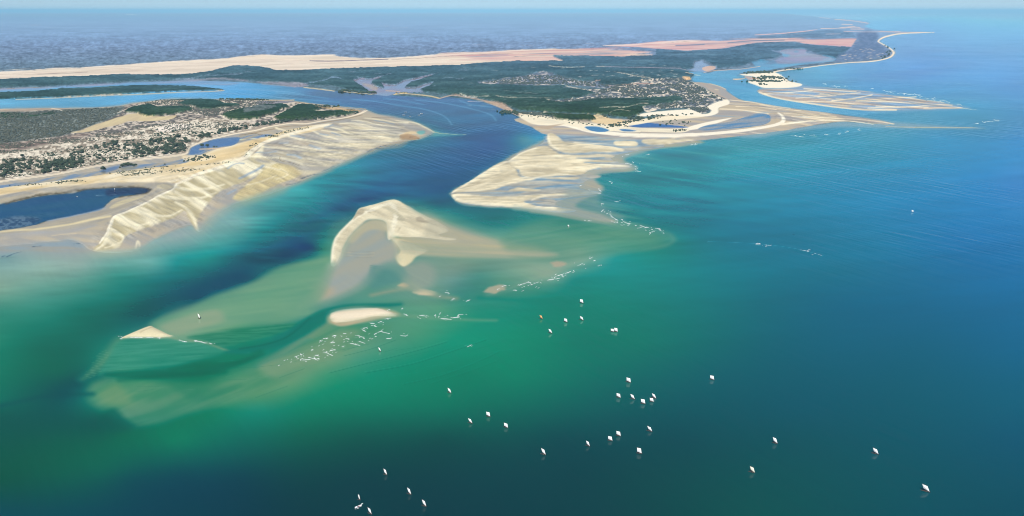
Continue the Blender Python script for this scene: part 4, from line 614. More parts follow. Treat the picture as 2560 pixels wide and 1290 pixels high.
# ---------------------------------------------------------------- colours: take out the box's air; remaining haze blue stays in the albedo
def lin(c):
    c = np.asarray(c, np.float32)/255
    return np.where(c <= .04045, c/12.92, ((c+.055)/1.055)**2.4)
GX, GY = ground(UU, VV)
CAL = False
def albedo(rgb, v, table):
    t = np.array(table, float)
    A = np.stack([np.interp(v, t[:, 0], t[:, i]) for i in (1, 2, 3)], -1); G = np.stack([np.interp(v, t[:, 0], t[:, i]) for i in (4, 5, 6)], -1)
    return np.clip((lin(rgb)-A)/np.maximum(G, .02), .0005, .9)
LAND_CAL = [(31,0.2985,0.5975,0.843,0.0198,0.0198,0.0202),(34,0.2824,0.5653,0.7977,0.1013,0.1013,0.1037),(38,0.253,0.5064,0.7145,0.251,0.2511,0.2569),(43,0.2181,0.4366,0.6161,0.428,0.4282,0.4381),(50,0.18,0.3602,0.5083,0.6219,0.6221,0.6366),(60,0.1425,0.2853,0.4026,0.8121,0.8124,0.8313),(72,0.1135,0.2271,0.3205,0.9597,0.9601,0.9824),(86,0.0914,0.183,0.2582,1.0718,1.0722,1.0972),(100,0.0764,0.153,0.2159,1.1479,1.1483,1.1751),(120,0.0619,0.1238,0.1747,1.2221,1.2225,1.251),(145,0.0499,0.0998,0.1408,1.2829,1.2834,1.3133),(175,0.0404,0.0809,0.1141,1.331,1.3315,1.3625),(210,0.033,0.0661,0.0933,1.3684,1.3689,1.4008),(250,0.0273,0.0547,0.0772,1.3975,1.398,1.4306),(300,0.0224,0.0449,0.0633,1.4223,1.4228,1.456),(360,0.0184,0.0369,0.0521,1.4426,1.4431,1.4767),(430,0.0153,0.0306,0.0431,1.4587,1.4592,1.4932),(520,0.0125,0.025,0.0353,1.4728,1.4733,1.5076),(620,0.0104,0.0208,0.0294,1.4834,1.4839,1.5185),(740,0.0087,0.0174,0.0246,1.4921,1.4926,1.5274),(880,0.0073,0.0147,0.0207,1.4991,1.4996,1.5345),(1040,0.0063,0.0125,0.0177,1.5045,1.505,1.5401),(1290,0.0052,0.0104,0.0146,1.51,1.5105,1.5457),(1700,0.0042,0.0084,0.0119,1.5149,1.5154,1.5507)]
SEA_CAL = [(31,0.2662,0.5328,0.7598,0.0427,0.0329,0.0397),(34,0.2657,0.5317,0.7579,0.0465,0.0366,0.0443),(38,0.2635,0.5269,0.7501,0.0624,0.0523,0.0628),(43,0.2585,0.5146,0.7315,0.1034,0.0903,0.0994),(50,0.2545,0.4975,0.7091,0.1553,0.1478,0.1321),(60,0.2518,0.4788,0.6854,0.2161,0.2104,0.1996),(72,0.2427,0.4535,0.6496,0.2702,0.2677,0.2729),(86,0.2355,0.4408,0.6328,0.3251,0.3105,0.3163),(100,0.2289,0.426,0.6139,0.3761,0.3675,0.3746),(120,0.2173,0.3993,0.584,0.4337,0.4282,0.4392),(145,0.1965,0.3654,0.5458,0.5008,0.4989,0.5068),(175,0.1779,0.3322,0.5059,0.5638,0.5561,0.5716),(210,0.152,0.2858,0.4466,0.643,0.6289,0.6362),(250,0.118,0.2258,0.3742,0.7346,0.7262,0.7401),(300,0.0989,0.1908,0.3216,0.8494,0.8484,0.8712),(360,0.0721,0.1419,0.2438,0.9766,0.962,0.9805),(430,0.0505,0.1008,0.1766,1.099,1.0916,1.1226),(520,0.0351,0.0704,0.123,1.2065,1.2024,1.2358),(620,0.0247,0.0501,0.0857,1.3018,1.3003,1.3367),(740,0.0178,0.0359,0.0594,1.3735,1.3728,1.4142),(880,0.0137,0.0271,0.0436,1.4317,1.4322,1.4697),(1040,0.0112,0.0218,0.0335,1.47,1.4761,1.5149),(1290,0.0092,0.0178,0.0262,1.5043,1.5025,1.5484),(1700,0.0092,0.0178,0.0262,1.5036,1.5027,1.5487)]

t_ = np.array(SEA_CAL, float); floor_ = np.interp(VV, t_[:, 0], t_[:, 1]); floor_ = 255*np.where(floor_ < .0031, floor_*12.92, 1.055*floor_**(1/2.4)-.055)
CSEA = COL.copy(); ex_ = np.clip(floor_-COL[..., 0], 0, 60); CSEA[..., 1] += .11*ex_; CSEA[..., 2] -= .04*ex_      # the air over the sea adds some red: keep the hue of the water
CSEA[..., 1] += 7*sstep(1400, 1900, UU)*sstep(300, 420, VV); CSEA[..., 2] += 9*sstep(800, 500, UU)*sstep(950, 1080, VV)
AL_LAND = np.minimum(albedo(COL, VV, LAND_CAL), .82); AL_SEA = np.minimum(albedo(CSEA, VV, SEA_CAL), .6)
sh = np.where(SHORE > 0, .12+.11*np.minimum(SHORE, 9)+.05*np.clip(SHORE-9, 0, 40), np.maximum(SHORE*.16, -3.0))
HGT = sh+np.where(SHORE > -2, np.minimum(RELIEF, 3.2)*.55, 0)+VEG*np.clip(SHORE/4, 0, 1)*(.4+.5*vnoise(GX/14, GY/14, 3))

# ---------------------------------------------------------------- helpers
def mat(name):
    m = bpy.data.materials.new(name); m.use_nodes = True
    return m, m.node_tree.nodes, m.node_tree.links, m.node_tree.nodes['Principled BSDF']
def plain(name, rgb, rough=.7, spec=.3, noise=None):
    m, n, l, b = mat(name); b.inputs['Roughness'].default_value = rough; b.inputs['Specular IOR Level'].default_value = spec
    if noise:
        tc = n.new('ShaderNodeNewGeometry'); t = n.new('ShaderNodeTexNoise'); t.inputs['Scale'].default_value = noise[0]; t.inputs['Detail'].default_value = 4
        l.new(tc.outputs['Position'], t.inputs['Vector'])
        r = n.new('ShaderNodeMix'); r.data_type = 'RGBA'; r.inputs['A'].default_value = (*[c*(1-noise[1]) for c in rgb], 1); r.inputs['B'].default_value = (*[min(1, c*(1+noise[1])) for c in rgb], 1)
        l.new(t.outputs['Fac'], r.inputs['Factor']); l.new(r.outputs['Result'], b.inputs['Base Color'])
    else: b.inputs['Base Color'].default_value = (*rgb, 1)
    return m
def np_mesh(name, co, faces, cols=None, veg=None, material=None, smooth=True):
    """co (n,3), faces (m,k) all of k corners"""
    me = bpy.data.meshes.new(name); n, (m, k) = len(co), faces.shape
    me.vertices.add(n); me.vertices.foreach_set('co', np.ascontiguousarray(co, np.float32).ravel())
    me.loops.add(m*k); me.loops.foreach_set('vertex_index', np.ascontiguousarray(faces, np.int32).ravel())
    me.polygons.add(m); me.polygons.foreach_set('loop_start', np.arange(0, m*k, k, dtype=np.int32)); me.polygons.foreach_set('loop_total', np.full(m, k, np.int32))
    me.polygons.foreach_set('use_smooth', np.full(m, smooth, bool))
    if cols is not None:
        a = me.color_attributes.new('tint', 'FLOAT_COLOR', 'POINT'); c4 = np.ones((n, 4), np.float32); c4[:, :3] = cols
        if veg is not None: c4[:, 3] = veg
        a.data.foreach_set('color', c4.ravel())
    if material: me.materials.append(material)
    me.update(calc_edges=True); me.validate(clean_customdata=False)
    return me
def link(name, data, parent=None, **props):
    o = bpy.data.objects.new(name, data); scene.collection.objects.link(o)
    if parent: o.parent = parent
    for k, v in props.items(): o[k] = v
    return o
IDX = np.arange(NV*NU).reshape(NV, NU)
QUADS = np.stack([IDX[1:, :-1], IDX[1:, 1:], IDX[:-1, 1:], IDX[:-1, :-1]], -1).reshape(-1, 4)
def sheet(name, cellmask, z, cols, veg, material, **props):
    q = QUADS[cellmask.ravel()]; used = np.unique(q); remap = np.zeros(NV*NU, np.int64); remap[used] = np.arange(len(used))
    zz = z.ravel()[used]
    # a raised point keeps its place on the ground
    co = np.stack([GX.ravel()[used], GY.ravel()[used], zz], -1)
    return link(name, np_mesh(name, co, remap[q], cols.reshape(-1, 3)[used], veg.ravel()[used], material), **props)
def cells(m):                                  # vertex mask -> quads touching it
    return m[1:, :-1] | m[1:, 1:] | m[:-1, 1:] | m[:-1, :-1]

# ---------------------------------------------------------------- materials of the setting
def ground_material():
    m, n, l, b = mat('sand_and_bush'); b.inputs['Roughness'].default_value = .95; b.inputs['Specular IOR Level'].default_value = .08
    at = n.new('ShaderNodeVertexColor'); at.layer_name = 'tint'; geo = n.new('ShaderNodeNewGeometry')
    def noise(sc, det=3):
        t = n.new('ShaderNodeTexNoise'); t.inputs['Scale'].default_value = sc; t.inputs['Detail'].default_value = det; l.new(geo.outputs['Position'], t.inputs['Vector']); return t
    def math_(op, a, bb):
        t = n.new('ShaderNodeMath'); t.operation = op
        for i, x in enumerate((a, bb)):
            if isinstance(x, (int, float)): t.inputs[i].default_value = x
            else: l.new(x, t.inputs[i])
        return t.outputs[0]
    bush = noise(.11, 4); grain = noise(.5, 4)
    rb = n.new('ShaderNodeMapRange'); rb.inputs['From Min'].default_value = .32; rb.inputs['From Max'].default_value = .68; rb.inputs['To Min'].default_value = -.55; rb.inputs['To Max'].default_value = .5
    l.new(bush.outputs['Fac'], rb.inputs['Value'])
    vg = math_('MULTIPLY', rb.outputs[0], at.outputs['Alpha'])
    gr = math_('MULTIPLY', math_('SUBTRACT', grain.outputs['Fac'], .5), .22)
    k = math_('ADD', math_('ADD', vg, gr), 1.0)
    mix = n.new('ShaderNodeVectorMath'); mix.operation = 'SCALE'; l.new(at.outputs['Color'], mix.inputs[0]); l.new(k, mix.inputs['Scale']); l.new(mix.outputs[0], b.inputs['Base Color'])
    bp = n.new('ShaderNodeBump'); bp.inputs['Strength'].default_value = .5; bp.inputs['Distance'].default_value = .5; l.new(grain.outputs['Fac'], bp.inputs['Height']); l.new(bp.outputs[0], b.inputs['Normal'])
    return m
def water_material():
    m, n, l, b = mat('sea_water'); b.inputs['Roughness'].default_value = .1; b.inputs['IOR'].default_value = 1.333; b.inputs['Specular IOR Level'].default_value = .2
    at = n.new('ShaderNodeVertexColor'); at.layer_name = 'tint'; l.new(at.outputs['Color'], b.inputs['Base Color'])
    geo = n.new('ShaderNodeNewGeometry')
    def rot(ang, lu, lv):                        # features lu long along the heading ang, lv wide
        mp = n.new('ShaderNodeMapping'); mp.vector_type = 'TEXTURE'; mp.inputs['Rotation'].default_value = (0, 0, math.radians(ang)); mp.inputs['Scale'].default_value = (lu, lv, 1); l.new(geo.outputs['Position'], mp.inputs['Vector']); return mp.outputs[0]
    swell = n.new('ShaderNodeTexNoise'); swell.inputs['Scale'].default_value = 1; swell.inputs['Detail'].default_value = 1; swell.inputs['Distortion'].default_value = .2; l.new(rot(-56, 90, 13), swell.inputs['Vector'])
    chop = n.new('ShaderNodeTexNoise'); chop.inputs['Scale'].default_value = 1; chop.inputs['Detail'].default_value = 4; l.new(rot(-48, 9, 4), chop.inputs['Vector'])
    patch = n.new('ShaderNodeTexNoise'); patch.inputs['Scale'].default_value = .0022; patch.inputs['Detail'].default_value = 2; l.new(geo.outputs['Position'], patch.inputs['Vector'])
    pr = n.new('ShaderNodeMapRange'); pr.inputs['From Min'].default_value = .40; pr.inputs['From Max'].default_value = .62; l.new(patch.outputs['Fac'], pr.inputs['Value'])
    sw = n.new('ShaderNodeMath'); sw.operation = 'MULTIPLY'; l.new(swell.outputs['Fac'], sw.inputs[0]); l.new(pr.outputs[0], sw.inputs[1])
    b1 = n.new('ShaderNodeBump'); b1.inputs['Strength'].default_value = 1; b1.inputs['Distance'].default_value = 1.1; l.new(sw.outputs[0], b1.inputs['Height'])
    b2 = n.new('ShaderNodeBump'); b2.inputs['Strength'].default_value = 1; b2.inputs['Distance'].default_value = .06; l.new(chop.outputs['Fac'], b2.inputs['Height']); l.new(b1.outputs[0], b2.inputs['Normal'])
    l.new(b2.outputs[0], b.inputs['Normal'])
    return m
M_GROUND = ground_material(); M_WATER = water_material()

# ---------------------------------------------------------------- land and sea
ZONES = [('mainland', LAND_ALL, 'green and tan mainland with salt flats behind the mangroves'), ('sand_spit', PEN, 'pale sand spit with dunes, scrub and a lagoon on the near left'),
         ('sand_flat', NB, 'streaked sand flat with channels below the headland'), ('sand_flat', FAR_FLATS+[(1830,200),(1850,180),(1960,170)], 'long streaked sand bars running out from the far spit'),
         ('sandbank', MB+[(960,680),(1070,640)], 'arch shaped sandbank in the middle of the river mouth'), ('sandbank', [(815,788),(850,765),(930,760),(1010,788),(900,810),(830,815)], 'small oval cream sandbank in the green shallows'),
         ('sandbank', [(290,850),(373,805),(450,845)], 'small triangular sandbank at the edge of the deep channel')]
zd = np.full((len(ZONES), NV, NU), -1e6, np.float32)
for i, (_, poly, _l) in enumerate(ZONES):
    p = np.array(poly, float); sl = window(p, 60); zd[i][sl] = poly_dist(p, sl)
zd[0] -= 4
zone = zd.argmax(0); land_v = (SHORE > -5) & (zd.max(0) > -58)
zc = zone[1:, :-1]; lc = cells(land_v)
for i, (name, _p, label) in enumerate(ZONES):
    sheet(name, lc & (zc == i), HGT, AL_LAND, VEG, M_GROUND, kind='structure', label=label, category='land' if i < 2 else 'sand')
sea_v = (SHORE < 5)
sea_z = np.zeros((NV, NU))
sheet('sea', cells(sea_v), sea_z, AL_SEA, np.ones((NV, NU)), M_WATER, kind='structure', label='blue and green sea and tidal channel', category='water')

# ---------------------------------------------------------------- haze
hz = bpy.data.meshes.new('haze'); bm = bmesh.new(); bmesh.ops.create_cube(bm, size=1); bm.to_mesh(hz); bm.free()
haze = link('haze', hz, kind='stuff', label='pale blue haze over the whole coast', category='haze')
FARY = float(GY.max())*1.02; FARX = float(np.abs(GX).max())*1.02
haze.scale = (2*FARX, FARY+2000, ALT+80+5); haze.location = (0, FARY/2-1000, (ALT+80-5)/2)
hm = bpy.data.materials.new('haze'); hm.use_nodes = True; hn = hm.node_tree.nodes; hn.remove(hn['Principled BSDF'])
pv = hn.new('ShaderNodeVolumePrincipled'); pv.inputs['Color'].default_value = HAZE_COLOR; pv.inputs['Density'].default_value = HAZE_DENSITY; pv.inputs['Anisotropy'].default_value = -.3
hm.node_tree.links.new(pv.outputs[0], hn['Material Output'].inputs['Volume']); hz.materials.append(hm)

# ---------------------------------------------------------------- mangrove canopies: raised crowns over the mud
M_CANOPY = M_GROUND
MLAB = ['long dark green mangrove forest between the salt flats and the channel', 'narrow dark mangrove island in the pale blue channel', 'hazy blue green mangroves behind the far lagoon',
        'dark mangrove thicket behind the headland beach', 'small rounded mangrove thicket between headland sand patches', 'dark mangrove basin nearest the tan valley on the spit', 'dark mangrove basin behind the tan valley beside the channel', 'oval dark mangrove basin in the middle of the spit', 'dark mangrove basin near the tip of the spit']
for k, (p, jit, sd_) in enumerate(MANGROVES):
    sl = window(p, 10); d = poly_dist(p, sl)+(fbm(UU[sl]/jit[1], VV[sl]/jit[2], sd_)-.5)*2*jit[0]
    inside = np.zeros((NV, NU), bool); inside[sl] = (d > .4) & (VEG[sl] > .55)
    rs = np.random.RandomState(k+3)
    zz = np.where(inside, HGT+2.6+2.8*fbm(GX/16, GY/16, 12, 2)+1.6*rs.rand(NV, NU), HGT-.3)
    q = inside[1:, :-1].astype(int)+inside[1:, 1:]+inside[:-1, 1:]+inside[:-1, :-1]
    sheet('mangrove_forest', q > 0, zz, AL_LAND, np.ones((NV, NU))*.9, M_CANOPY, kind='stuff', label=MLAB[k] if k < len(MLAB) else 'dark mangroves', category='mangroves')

# ---------------------------------------------------------------- bushes and trees
R = np.random.RandomState(21)
def blob(seed, sub=1, flat=.72):
    rs = np.random.RandomState(seed); bm = bmesh.new(); bmesh.ops.create_icosphere(bm, subdivisions=sub, radius=1)
    lobes = [(Vector(rs.randn(3)).normalized(), .25+.35*rs.rand()) for _ in range(6)]
    for v in bm.verts:
        n = v.co.normalized(); r = .72+sum(a*max(0, n.dot(q))**4 for q, a in lobes)*.8+rs.rand()*.12
        v.co = n*r; v.co.z = v.co.z*flat
        if v.co.z < -.35: v.co.z = -.35
    return bm
def crown_mesh(seed):
    rs = np.random.RandomState(seed+100); bm = blob(seed, 2, .75)
    base = [v.co.copy() for v in bm.verts if v.co.z > -.3]
    for i in range(46):                                    # sprays of leaves standing off the crown
        c = base[rs.randint(len(base))]*(.95+.25*rs.rand()); a = Vector(rs.randn(3)).normalized()*.2; b_ = Vector(rs.randn(3)).normalized()*.2
        bm.faces.new([bm.verts.new(c+x) for x in (a, b_, -a, -b_)])
    me = bpy.data.meshes.new('crown'); bm.to_mesh(me); bm.free(); me.materials.append(M_LEAF); return me
M_LEAF = plain('leaves', (.038, .055, .032), .8, .15, (.5, .45)); M_LEAF2 = plain('dull_leaves', (.085, .09, .065), .85, .1, (.3, .4)); M_LEAF3 = plain('grey_green_leaves', (.062, .075, .06), .85, .1, (.3, .4)); M_BARK = plain('bark', (.12, .095, .07), .9, .1)
CROWNS = [crown_mesh(i) for i in range(7)]
tb = bmesh.new(); bmesh.ops.create_cone(tb, segments=7, radius1=.16, radius2=.08, depth=1, cap_ends=True)
for v in tb.verts: v.co.z += .5; v.co.x += .06*v.co.z
TRUNK = bpy.data.meshes.new('trunk'); tb.to_mesh(TRUNK); tb.free(); TRUNK.materials.append(M_BARK)
def in_poly(p, u, v):
    p = np.array(p, float); ins = np.zeros(len(u), bool); j = len(p)-1
    for i in range(len(p)):
        if p[i, 1] != p[j, 1]:
            ins ^= ((p[i, 1] > v) != (p[j, 1] > v)) & (u < (p[j, 0]-p[i, 0])*(v-p[i, 1])/(p[j, 1]-p[i, 1])+p[i, 0])
        j = i
    return ins
def scatter(poly, n, rs, clump=None):
    p = np.array(poly, float); u = rs.uniform(p[:, 0].min(), p[:, 0].max(), n*4); v = rs.uniform(p[:, 1].min(), p[:, 1].max(), n*4)
    k = in_poly(poly, u, v)
    if clump: k &= fbm(u/clump[0], v/clump[1], clump[2], 2) > clump[3]
    return np.stack([u[k][:n], v[k][:n]], -1)
def field(a, u, v):
    i = np.clip(np.searchsorted(V1, v), 0, NV-1); j = np.clip(np.searchsorted(U1, u), 0, NU-1); return a[i, j]
VILLAGE = [(-120,440),(0,402),(60,394),(150,378),(250,366),(330,352),(420,330),(470,322),(500,318),(520,330),(500,350),(476,366),(462,382),(425,389),(350,397),(275,408),(225,416),(150,430),(75,440),(0,450),(-120,470)]
pts = scatter(VILLAGE, 900, R, (34, 9, 31, .47)); sizes = R.uniform(3.2, 6.4, len(pts)); spot = [0]*len(pts)
for poly, n, s0, s1 in (([(125,418),(160,405),(195,404),(205,415),(165,430),(125,432)], 34, 6, 9), ([(0,425),(50,422),(60,436),(0,446)], 16, 5, 8), ([(100,425),(125,420),(130,435),(105,437)], 9, 5, 8), ([(330,372),(380,352),(460,345),(476,360),(460,382),(420,388),(340,396)], 70, 5, 8.5),
                        ([(230,372),(260,362),(300,358),(290,372),(240,380)], 16, 5, 8)):
    a = scatter(poly, n, R); spot += [1]*len(a); pts = np.vstack([pts, a]); sizes = np.concatenate([sizes, R.uniform(s0, s1, len(a))])
band = curve([(500,348),(540,338),(575,330),(600,326),(640,320),(672,314),(703,309),(750,305),(800,300),(850,293),(895,284)], closed=False, n=16)
a = band[R.randint(len(band), size=190)]+R.randn(190, 2)*np.array([5, 1.6])-np.array([0, 2.0]); pts = np.vstack([pts, a]); sizes = np.concatenate([sizes, R.uniform(4.5, 8, 190)]); spot += [2]*190
for u, v, s in ((505,366,7),(519,366.5,7),(535,367,4),(542,367,3),(258,425,7),(263,422,4),(306,418,6),(313,416,8),(321,414,8),(328,415,7),(334,416,6),(340,413,5),(412,411,3.5),(470,403,4),(490,393,5),(500,395,5),(512,394,6),(300,419,4)):
    pts = np.vstack([pts, [[u, v]]]); sizes = np.append(sizes, s); spot.append(3)
ok = field(SHORE, pts[:, 0], pts[:, 1]) > -40; pts = pts[ok]; sizes = sizes[ok]; spot = np.array(spot)[ok]
wx, wy = ground(pts[:, 0], pts[:, 1]); wz = np.maximum(field(HGT, pts[:, 0], pts[:, 1]), 0)
SPOTS = [('round dark green tree scattered singly on the white village sand of the near spit', 'dark trees on the white sand of the spit'), ('dark tree in one of the thick clumps along the lower side of the village sand', 'dark trees in clumps below the village sand'),
         ('dark tree in the belt behind the beach towards the tip of the spit', 'dark trees in the belt behind the beach'), ('dark mangrove tree standing in the shallow tidal creek below the village', 'mangrove trees standing in the tidal creek')]
onframe = (pts[:, 0] > 2) & (pts[:, 0] < 2550)
apparent = sizes/np.hypot(wx, wy)*np.where(onframe, 1, .01); order = np.argsort(-apparent)
for k, i in enumerate(order[:300]):
    s = sizes[i]; root = bpy.data.objects.new('bushy_tree', None); scene.collection.objects.link(root); root.location = (wx[i], wy[i], wz[i]-.1); root.rotation_euler = (0, 0, R.rand()*6.28)
    root['label'], root['group'] = SPOTS[spot[i]]; root['category'] = 'tree'
    t = link('trunk', TRUNK, root); t.scale = (s*.5, s*.5, s*.42)
    c = link('crown', CROWNS[k % 7], root); c.location = (0, 0, s*.5); c.scale = (s*.55, s*.55, s*(.5+.15*R.rand()))
LOWS = []
for i in range(6):
    bm = blob(60+i, 1, .7); bm.verts.ensure_lookup_table(); LOWS.append((np.array([v.co[:] for v in bm.verts]), np.array([[v.index for v in f.verts] for f in bm.faces]))); bm.free()
def thicket(name, p, s, material, **props):
    vs, fs, off = [], [], 0; x, y = ground(p[:, 0], p[:, 1]); z = np.maximum(field(HGT, p[:, 0], p[:, 1]), 0)
    for i in range(len(p)):
        co, f = LOWS[i % 6]; a = R.rand()*6.28; ca, sa = math.cos(a), math.sin(a); w = s[i]*.6; h = s[i]*.62
        vs.append(np.stack([x[i]+w*(co[:, 0]*ca-co[:, 1]*sa), y[i]+w*(co[:, 0]*sa+co[:, 1]*ca), z[i]+h*(co[:, 2]+.33)], -1)); fs.append(f+off); off += len(co)
    return link(name, np_mesh(name, np.vstack(vs), np.vstack(fs), material=material), kind='stuff', **props)
rest = order[300:]; low = [pts[rest]]; ls = [sizes[rest]]
a = scatter(VILLAGE, 3600, R, (40, 8, 77, .36)); low.append(a); ls.append(R.uniform(.9, 2.4, len(a)))
thicket('scrub', np.vstack(low), np.concatenate(ls), M_LEAF, label='small dark bushes and trees among the white sand of the spit', category='scrub')
def dots(poly, n, s0, s1, clump=None): p = scatter(poly, n, R, clump); return p, R.uniform(s0, s1, len(p))
g = [dots([(-300,300),(0,284),(60,282),(140,278),(290,269),(300,284),(250,308),(196,329),(150,344),(60,355),(0,361),(-300,420)], 5200, 2.5, 5.5), dots([(0,362),(150,347),(240,337),(330,322),(440,306),(520,296),(620,310),(560,325),(420,330),(250,355),(60,384),(0,390)], 2600, 1.5, 3.6, (50, 6, 41, .45)),
     dots([(330,262),(400,250),(560,250),(700,254),(660,266),(560,290),(520,294),(470,282),(380,262)], 1500, 2, 4.5)]
thicket('dry_scrub', np.vstack([q[0] for q in g]), np.concatenate([q[1] for q in g]), M_LEAF2, label='grey green dry scrub covering the back of the spit', category='scrub')
HEADV = [(1405,221),(1475,226),(1517,224),(1567,206),(1605,201),(1655,200),(1705,198),(1730,207),(1755,220),(1780,235),(1812,250),(1790,257),(1767,270),(1774,280),(1752,286),(1730,277),(1705,272),(1655,275),(1630,268),(1680,260),(1705,255),(1710,246),(1680,242),(1580,250),(1480,251),(1417,260),(1405,252),(1492,237)]
g = [dots(HEADV, 2200, 3, 6.5, (30, 6, 51, .40)), dots([(1290,283),(1400,288),(1480,291),(1400,296),(1340,291)], 220, 4, 8), dots([(1200,208),(1325,190),(1390,190),(1500,210),(1540,222),(1405,213),(1280,215)], 700, 4, 8)]
thicket('scrub', np.vstack([q[0] for q in g]), np.concatenate([q[1] for q in g]), M_LEAF3, label='dark scrub and trees scattered over the sandy headland', category='scrub')
def trail(c, n, du, dv, s0, s1): b_ = curve(c, closed=False, n=20); return b_[R.randint(len(b_), size=n)]+R.randn(n, 2)*np.array([du, dv]), R.uniform(s0, s1, n)
g = [trail([(1525,318),(1550,312),(1575,305),(1600,300),(1640,296)], 110, 6, 1.6, 3, 6), trail([(1310,290),(1340,294),(1380,297),(1400,303)], 60, 10, 2, 2, 4), trail([(1440,310),(1500,313),(1560,318)], 40, 12, 1, 3, 5), trail([(1630,294),(1680,291),(1740,288)], 40, 8, 1, 3, 6), trail([(1685,330),(1700,327),(1712,326)], 46, 8, 2.2, 2, 4),
     trail([(1520,292),(1560,296),(1600,298)], 60, 14, 2, 5, 9), trail([(1660,310),(1700,306),(1740,312)], 30, 10, 2, 3, 5)]
thicket('dune_bushes', np.vstack([q[0] for q in g]), np.concatenate([q[1] for q in g]), M_LEAF, label='dark bushes dotted along the headland beach and ponds', category='bushes')
g = [trail([(1876,183),(1895,182),(1930,181)], 60, 8, 1.2, 7, 13), trail([(1900,197),(1920,195),(1945,197)], 90, 14, 2.2, 5, 11), trail([(1880,203),(1910,205),(1945,205)], 80, 10, 1.3, 5, 10), trail([(1960,198),(1985,205)], 16, 10, 2, 4, 8), trail([(1900,211),(1908,213)], 8, 4, 1, 6, 9), trail([(1940,177),(1980,173),(2000,172)], 18, 10, .5, 6, 10),
     trail([(2215,115),(2222,124),(2222,134),(2205,146)], 22, 5, 2, 9, 15)]
thicket('dune_bushes', np.vstack([q[0] for q in g]), np.concatenate([q[1] for q in g]), M_LEAF, label='dark bushes on the cream dune of the far spit and cape', category='bushes')
g = [trail([(145,460),(165,456),(205,454)], 60, 8, 1.2, 1.2, 2.6), trail([(320,440),(350,436),(390,434)], 90, 14, 2.4, 1.2, 2.4), trail([(425,434),(455,430),(480,428)], 70, 14, 2.4, 1.2, 2.4), trail([(290,433),(330,430),(380,425),(420,420)], 80, 12, 2.5, 1.2, 2.6), trail([(480,400),(500,398),(530,394)], 70, 10, 2.5, 2, 4.5), trail([(680,346),(710,335),(735,329),(770,322)], 90, 5, 1.6, 1.6, 3), trail([(625,368),(640,360)], 12, 4, 1.2, 2, 3.4), trail([(510,415),(545,412),(570,410)], 40, 8, 1, 1, 2.2), trail([(40,465),(110,462)], 24, 20, 2, 1.2, 2.2), trail([(610,395),(645,365)], 26, 3, 2, 1, 2), trail([(672,342),(690,336)], 8, 4, 1, 2, 4)]
thicket('beach_bushes', np.vstack([q[0] for q in g]), np.concatenate([q[1] for q in g]), M_LEAF, label='tiny dark bushes and driftwood on the cream barrier sand', category='bushes')
g = [trail([(855,229),(862,227),(905,232),(928,232)], 46, 8, .6, 7, 12), trail([(575,249),(610,249),(660,250.5)], 70, 12, .5, 5, 9), trail([(790,268),(815,266),(835,267)], 40, 9, 1, 4, 8), trail([(1260,280),(1290,284)], 40, 9, 1.5, 5, 9)]
thicket('bank_trees', np.vstack([q[0] for q in g]), np.concatenate([q[1] for q in g]), M_LEAF, label='dark trees lining the banks of the tidal channel', category='trees')

# ---------------------------------------------------------------- breaking waves
fv, ff = [], []; rs = np.random.RandomState(9)
def foam_strip(u, v, ln, ang, w, z=.12):
    a = math.radians(ang); n = max(3, int(ln/3)+2); k0 = len(fv); bend = rs.randn()*.12
    for i in range(n):
        t = i/(n-1)-.5; du = t*ln*math.cos(a); dv = t*ln*math.sin(a)+bend*ln*(t*t*4-1)*.3+rs.randn()*.25
        ww = w*(.35+.65*math.sin(math.pi*(i+.5)/n))*(.55+.8*rs.rand())
        for sgn in (-1, 1):
            x, y = ground(u+du+rs.randn()*.3, v+dv+sgn*ww*.62); fv.append((float(x), float(y), z+.25*rs.rand()*(sgn < 0)))
    for i in range(n-1): ff.append((k0+2*i, k0+2*i+1, k0+2*i+3, k0+2*i+2))
for t in FOAM.split():
    u, v, ln, ang, w = map(float, t.split(','))
    if ln < 2: continue
    foam_strip(u, v, ln, ang, w*.42)
    for _ in range(int(.5+ln/12)):                                # loose scraps round each breaker
        foam_strip(u+rs.randn()*ln*.6, v+rs.randn()*2.2, 1.5+rs.rand()*3.5, ang+rs.randn()*20, .25+.3*rs.rand())
for poly, n in (([(740,900),(800,850),(900,825),(960,800),(970,835),(900,862),(830,890),(770,905)], 46), ([(1040,795),(1100,786),(1165,786),(1160,802),(1060,800)], 18), ([(1290,722),(1380,690),(1470,655),(1480,668),(1390,708),(1300,735)], 26), ([(1500,525),(1560,550),(1660,575),(1650,586),(1540,560)], 26), ([(690,910),(760,880),(770,895),(700,915)], 12), ([(2200,226),(2300,236),(2400,262),(2390,268),(2290,242)], 24)):
    for u, v in scatter(poly, n, rs): foam_strip(u, v, 1.5+rs.rand()*4, -15+rs.randn()*22, .2+.35*rs.rand())
M_FOAM = plain('foam', (.66, .70, .70), .8, .2)
link('surf', np_mesh('surf', np.array(fv), np.array(ff), material=M_FOAM), kind='stuff', label='white scraps of breaking surf along the shoals', category='surf')

